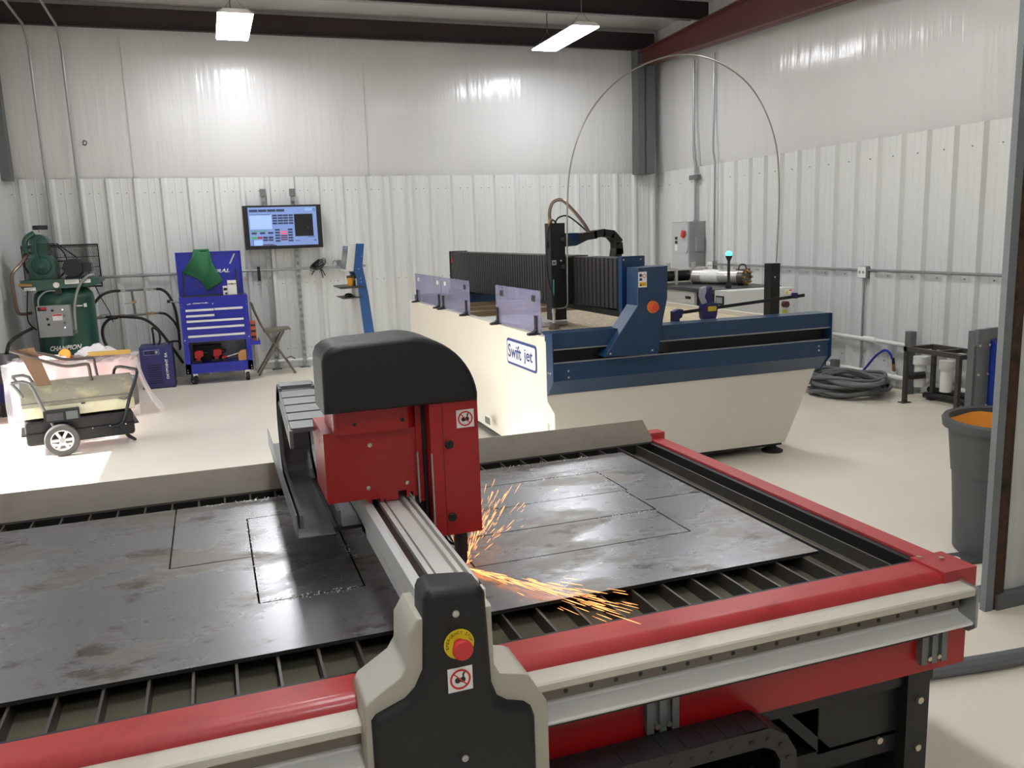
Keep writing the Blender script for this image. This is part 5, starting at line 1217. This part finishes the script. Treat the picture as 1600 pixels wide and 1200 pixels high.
wr = thing('grease_tool', 'long silver tool with red end lying in the cart tray', 'tool', (.17, 10.62, .25)); MB().cyl((.10, 10.62, .30), (.235, 10.61, .335), .011, n=10).build('shaft', chrome, wr); MB().cyl((.05, 10.62, .285), (.11, 10.62, .302), .018, n=10).build('red_end', tool_red, wr)
MB().box(.06, .09, 10.60, 10.64, .246, .29).build('rest', ink, wr)
solo('cardboard_block', MB().prism([(.235, .246), (.328, .246), (.328, .372), (.275, .372), (.235, .335)], 'y', 10.585, 10.68), card_m, 'small cardboard carton at the end of the cart tray beside the stool', 'box', (.28, 10.63, .246), smooth=False)
tp = thing('orange_pack', 'orange and black pack standing in the cart side tray', 'pack', (.43, 10.7, .435), None)
MB().box(.40, .465, 10.64, 10.78, .437, .70, .01).build('pack_body', M('pack_orange', (206, 104, 60), .5), tp)
for z in (.50, .57, .64): MB().box(.405, .46, 10.636, 10.64, z, z+.025).build('pack_print', cart_dark, tp, smooth=False)
# stool
ST = thing('folding_stool', 'olive folding stool with low backrest standing by the tool cart', 'stool', (.68, 10.9, 0))
for y in (10.78, 11.06):
    MB().tube([(.445, y, .90), (.475, y, .80), (.535, y, .64), (.585, y, .545), (.79, y, .2), (.90, y, 0.012)], .013, 8, 3).build('leg', stool_m, ST); MB().tube([(.46, y, .012), (.62, y, .26), (.80, y, .545)], .013, 8).build('leg', stool_m, ST)
MB().prism([(.56, .545), (.60, .53), (.68, .525), (.78, .545), (.86, .565), (.885, .55), (.88, .575), (.78, .575), (.60, .565)], 'y', 10.75, 11.09, .006).build('seat', stool_m, ST)
MB().tube([(.445, 10.78, .90), (.44, 10.92, .905), (.445, 11.06, .90)], .013, 8, 4).build('back_rail', stool_m, ST); MB().prism([(.44, .90), (.455, .905), (.52, .70), (.505, .695)], 'y', 10.78, 11.06).build('backrest', M('stool_strap', (70, 66, 58), .7), ST)
for z, x in ((.14, .83), (.16, .555)): MB().cyl((x, 10.78, z), (x, 11.06, z), .010, n=8).build('cross_bar', stool_m, ST)
MB().tube([(.84, 10.78, .13), (.80, 10.76, .21), (.86, 10.76, .225), (.91, 10.78, .19)], .010, 6).build('foot_rest', stool_m, ST)

# ------------------------------------------------------------------ wheeled heater, batts and bits in the sun
HT = thing('space_heater', 'cream torpedo space heater on black tank with one big wheel in view', 'heater', (-1.13, 7.72, 0), None, (0, 0, R(10)))
MB().cyl((-.40, 0, .43), (.42, 0, .43), .152, n=32).build('barrel', M('dusty_barrel', (150, 144, 126), .5, var=.12, stain=(208, 194, 152), stain_amt=.55, stain_scale=7), HT)
gr = MB().lathe([(.152, 0), (.156, .01), (.156, .03), (.14, .035)], (-.40, 0, .43), (-1, 0, 0), 32).build('intake_ring', white, HT)
for r0 in (.04, .075, .11, .14): MB().tube([(-.438, r0*math.cos(2*PI*i/24), .43+r0*math.sin(2*PI*i/24)) for i in range(24)], .004, 5, 0, True).build('grille_ring', galv, HT)
MB().cyl((.42, 0, .43), (.46, 0, .43), .135, .125, n=28).build('outlet_nozzle', galv_dark, HT)
MB().prism([(-.40, .40), (.42, .40), (.42, .30), (-.40, .30)], 'y', -.155, .155, .02).build('lower_housing', cream_heater, HT)
MB().box(-.405, .425, -.158, -.152, .425, .43).build('seam', galv_dark, HT, smooth=False)
MB().prism(rrect(-.40, .40, .085, .285, .03), 'y', -.17, .17, .02).build('fuel_tank', M('tank_black', (30, 29, 30), .4), HT)
MB().box(-.43, .43, -.185, .185, .175, .187, .003).build('tank_flange', black_metal, HT)
for x in (-.05, .08, .21, .33): MB().cyl((x, -.186, .181), (x, -.19, .181), .006, n=6).build('flange_bolt', chrome, HT)
cbx = MB().box(-.26, .0, -.225, -.155, .27, .365, .012).build('control_box', hood_black, HT); MB().box(-.10, -.015, -.228, -.225, .285, .35).build('rating_label', grey_col, cbx, smooth=False); MB().box(-.24, -.12, -.228, -.225, .285, .345).build('rating_label', M('label_dark', (60, 60, 62), .5), cbx, smooth=False)
MB().box(.02, .05, -.158, -.154, .385, .395).build('clip', ink, HT, smooth=False); MB().tube([(.30, -.157, .40), (.34, -.165, .385), (.38, -.157, .40)], .006, 6).build('handle_loop', galv_dark, HT)
for s_ in (-1, 1):
    wh = MB().lathe([(.085, -.028), (.120, -.028), (.128, -.018), (.128, .018), (.120, .028), (.085, .028)], (-.15, s_*.262, .128), (0, 1, 0), 36, ring=True).build('wheel', M('tyre_grey', (88, 84, 82), .7), HT)
    MB().lathe([(.076, -.022), (.088, -.022), (.088, .022), (.076, .022)], (-.15, s_*.262, .128), (0, 1, 0), 32, ring=True).build('wheel_rim', white, wh)
    for k_ in range(6):
        a = 2*PI*k_/6; MB().bar((-.15+.012*math.cos(a), s_*.262, .128+.012*math.sin(a)), (-.15+.08*math.cos(a), s_*.262, .128+.08*math.sin(a)), .03, .02).build('spoke', white, wh, smooth=False)
    MB().cyl((-.15, s_*.262-.03, .128), (-.15, s_*.262+.03, .128), .018, n=12).build('wheel_hub', galv, wh)
MB().cyl((-.15, -.28, .128), (-.15, .28, .128), .012, n=8).build('axle', galv_dark, HT)
for s_ in (-1, 1):
    MB().tube([(-.155, s_*.20, .13), (-.26, s_*.20, .40), (-.33, s_*.20, .60), (-.45, s_*.20, .615)], .013, 8, 3).build('frame_tube', galv_dark, HT)
    MB().tube([(-.45, s_*.20, .615), (-.41, s_*.19, .55), (-.385, s_*.17, .49)], .013, 8).build('frame_tube', galv_dark, HT)
MB().tube([(.20, -.19, .165), (.31, -.19, .20), (.38, -.19, .40), (.46, -.18, .60), (.43, .0, .615), (.33, .15, .62), (.30, .17, .54)], .013, 8, 3).build('frame_tube', black_metal, HT)
MB().tube([(.26, -.17, .17), (.34, -.14, .08), (.40, -.05, .013), (.36, .10, .013), (.27, .17, .17)], .011, 8, 3).build('foot_loop', black_metal, HT)
# upper carry frame with tan board
MB().tube([(-.43, -.09, .86), (-.36, -.10, .83), (-.23, -.10, .765), (-.10, -.10, .71), (-.02, -.10, .695), (.085, -.10, .70), (.11, -.10, .68), (.115, -.10, .57)], .013, 8, 4).build('carry_tube', M('tube_brown', (92, 82, 76), .4, .4), HT)
MB().tube([(-.33, .22, .82), (-.16, .22, .765), (-.06, .22, .72), (.06, .22, .71), (.16, .22, .71), (.17, .22, .66), (.18, .15, .52)], .013, 8, 4).build('carry_tube', M('tube_brown'), HT)
MB().tube([(.115, -.10, .575), (.18, .15, .525)], .012, 8).build('carry_tube', M('tube_brown'), HT)
tb = MB(); tb.prism([(-.40, .86), (-.265, .87), (-.215, .72), (-.172, .555), (-.275, .555), (-.345, .76)], 'y', -.085, -.07); tb.build('tan_board', tan, HT)
# wrapped insulation batts behind the heater
BT = thing('insulation_bundle', 'film wrapped bundle of pink insulation batts behind the heater', 'insulation', (-1.35, 9.2, 0))
for i in range(4): 
    MB().box(-1.86, -.80, 8.93, 9.42, .05+.125*i, .168+.125*i, .03, 3).build('batt', pink, BT)
def fl_(u, v):
    x = -1.90+1.14*u; p = v*4; z_ = .575
    if p < 1: y, z = 8.88, .02+.555*p
    elif p < 3: y, z = 8.88+.58*(p-1)/2, .575
    else: y, z = 9.46, .575-.555*(p-3)
    n_ = .012*math.sin(23*u+7*p)+.010*math.sin(41*u-11*p)
    return (x, y-(n_ if p < 1 else 0), z+(n_ if 1 <= p < 3 else 0))
wrp = MB(); wrp.grid(fl_, 40, 32)
def wrap_film():
    m = bpy.data.materials.new('film_clear'); m.use_nodes = True; nt = m.node_tree; b = nt.nodes['Principled BSDF']; b.inputs['Base Color'].default_value = (.9, .85, .85, 1); b.inputs['Roughness'].default_value = .25
    t = nt.nodes.new('ShaderNodeBsdfTransparent'); mx = nt.nodes.new('ShaderNodeMixShader'); mx.inputs[0].default_value = .35
    nt.links.new(t.outputs[0], mx.inputs[1]); nt.links.new(b.outputs[0], mx.inputs[2]); nt.links.new(mx.outputs[0], nt.nodes['Material Output'].inputs[0]); return m
fm = wrap_film(); wrp.build('clear_film', fm, BT, angle=80)
def fl2(u, v): 
    a = PI*(v-.1); r = .26+.04*math.sin(9*u+3*v)
    return (-.77+.20*u**1.5+.02*math.sin(17*v+4*u), 9.10+.30*(v-.5)*(1-.2*u), .54*(1-u)**1.2+.015*math.sin(13*v)+.01)
MB().grid(fl2, 16, 20).build('film_tail', fm, BT, angle=80)
solo('timber_strip', MB().box(-.98, -.80, 9.02, 9.06, .602, .642, .004).box(-1.18, -.98, 9.02, 9.06, .602, .642, .004), M('strip_yellow', (206, 168, 84), .6), 'yellow timber strip lying on the wrapped insulation bundle', 'timber', (-1.0, 9.04, .602))
def crumple(u, v): return (-1.31+.36*u, 9.10+.26*v, .612+.075*math.sin(PI*u)*math.sin(PI*v)+.014*math.sin(17*u+9*v)+.01*math.sin(29*v-11*u))
solo('plastic_sheet', MB().grid(crumple, 20, 14), film, 'crumpled pale plastic sheet on top of the insulation bundle', 'sheet', (-1.15, 9.2, .59), angle=80)
od_ = thing('orange_spool', 'orange flanged spool lying on the insulation bundle', 'spool', (-1.36, 9.02, .58)); MB().lathe([(.055, 0), (.06, .008), (.055, .016), (.02, .02)], (-1.375, 9.0, .635), (-.25, -.8, .3), 26).build('flange', orange, od_); MB().cyl((-1.37, 9.02, .63), (-1.33, 9.10, .60), .02, n=12).build('core', M('spool_core', (150, 96, 72), .6), od_)
tr_ = thing('sealant_tubes', 'printed white sealant tube lying on the insulation bundle', 'tube', (-1.5, 9.0, .58)); MB().cyl((-1.68, 9.0, .627), (-1.42, 8.98, .622), .024, n=14).build('tube', white, tr_); MB().cyl((-1.60, 8.995, .6255), (-1.565, 8.992, .625), .0245, n=14).build('print_band', sign_red, tr_); MB().cyl((-1.52, 8.99, .624), (-1.49, 8.985, .6235), .0245, n=14).build('print_band', M('band_blue', (130, 200, 226), .5), tr_); MB().cyl((-1.42, 8.98, .622), (-1.36, 8.97, .62), .010, n=10).build('nozzle', white, tr_)
# dark drum at the edge of view
DR = thing('grey_drum', 'dark drum on black feet, cut off beside the compressor', 'drum', (-2.0, 9.55, 0))
MB().cyl((-1.99, 9.62, .10), (-1.99, 9.62, .62), .115, n=22).build('drum', M('drum_grey', (88, 90, 92), .35, .3), DR); MB().cyl((-1.99, 9.62, .14), (-1.99, 9.62, .34), .117, n=22).build('drum_band', dryer_blue, DR)
MB().box(-2.08, -1.83, 9.50, 9.74, 0, .10, .01).build('foot', black, DR)
MB().tube([(-1.99, 9.62, .62), (-1.97, 9.75, .72), (-1.9, 10.0, .78), (-1.86, 10.3, .80)], .018, 8, 5).build('black_hose', rubber, DR)

pipe('conduit', [(-2.0, 9.79, 4.19), (5.95, 9.79, 4.19)], .014, galv, 'thin conduit running along the underside of the dark roof purlin', 'conduit', (2.0, 9.79, 4.19), 'conduits on the walls')
solo('wire_hook', MB().tube([(-1.26, 11.33, 2.83), (-1.23, 11.27, 2.82), (-1.215, 11.27, 2.85), (-1.245, 11.29, 2.87), (-1.26, 11.33, 2.85)], .008, 6, 4), galv_dark, 'small dark hook sticking out of the white vinyl beside the conduits', 'hook', (-1.26, 11.33, 2.85))
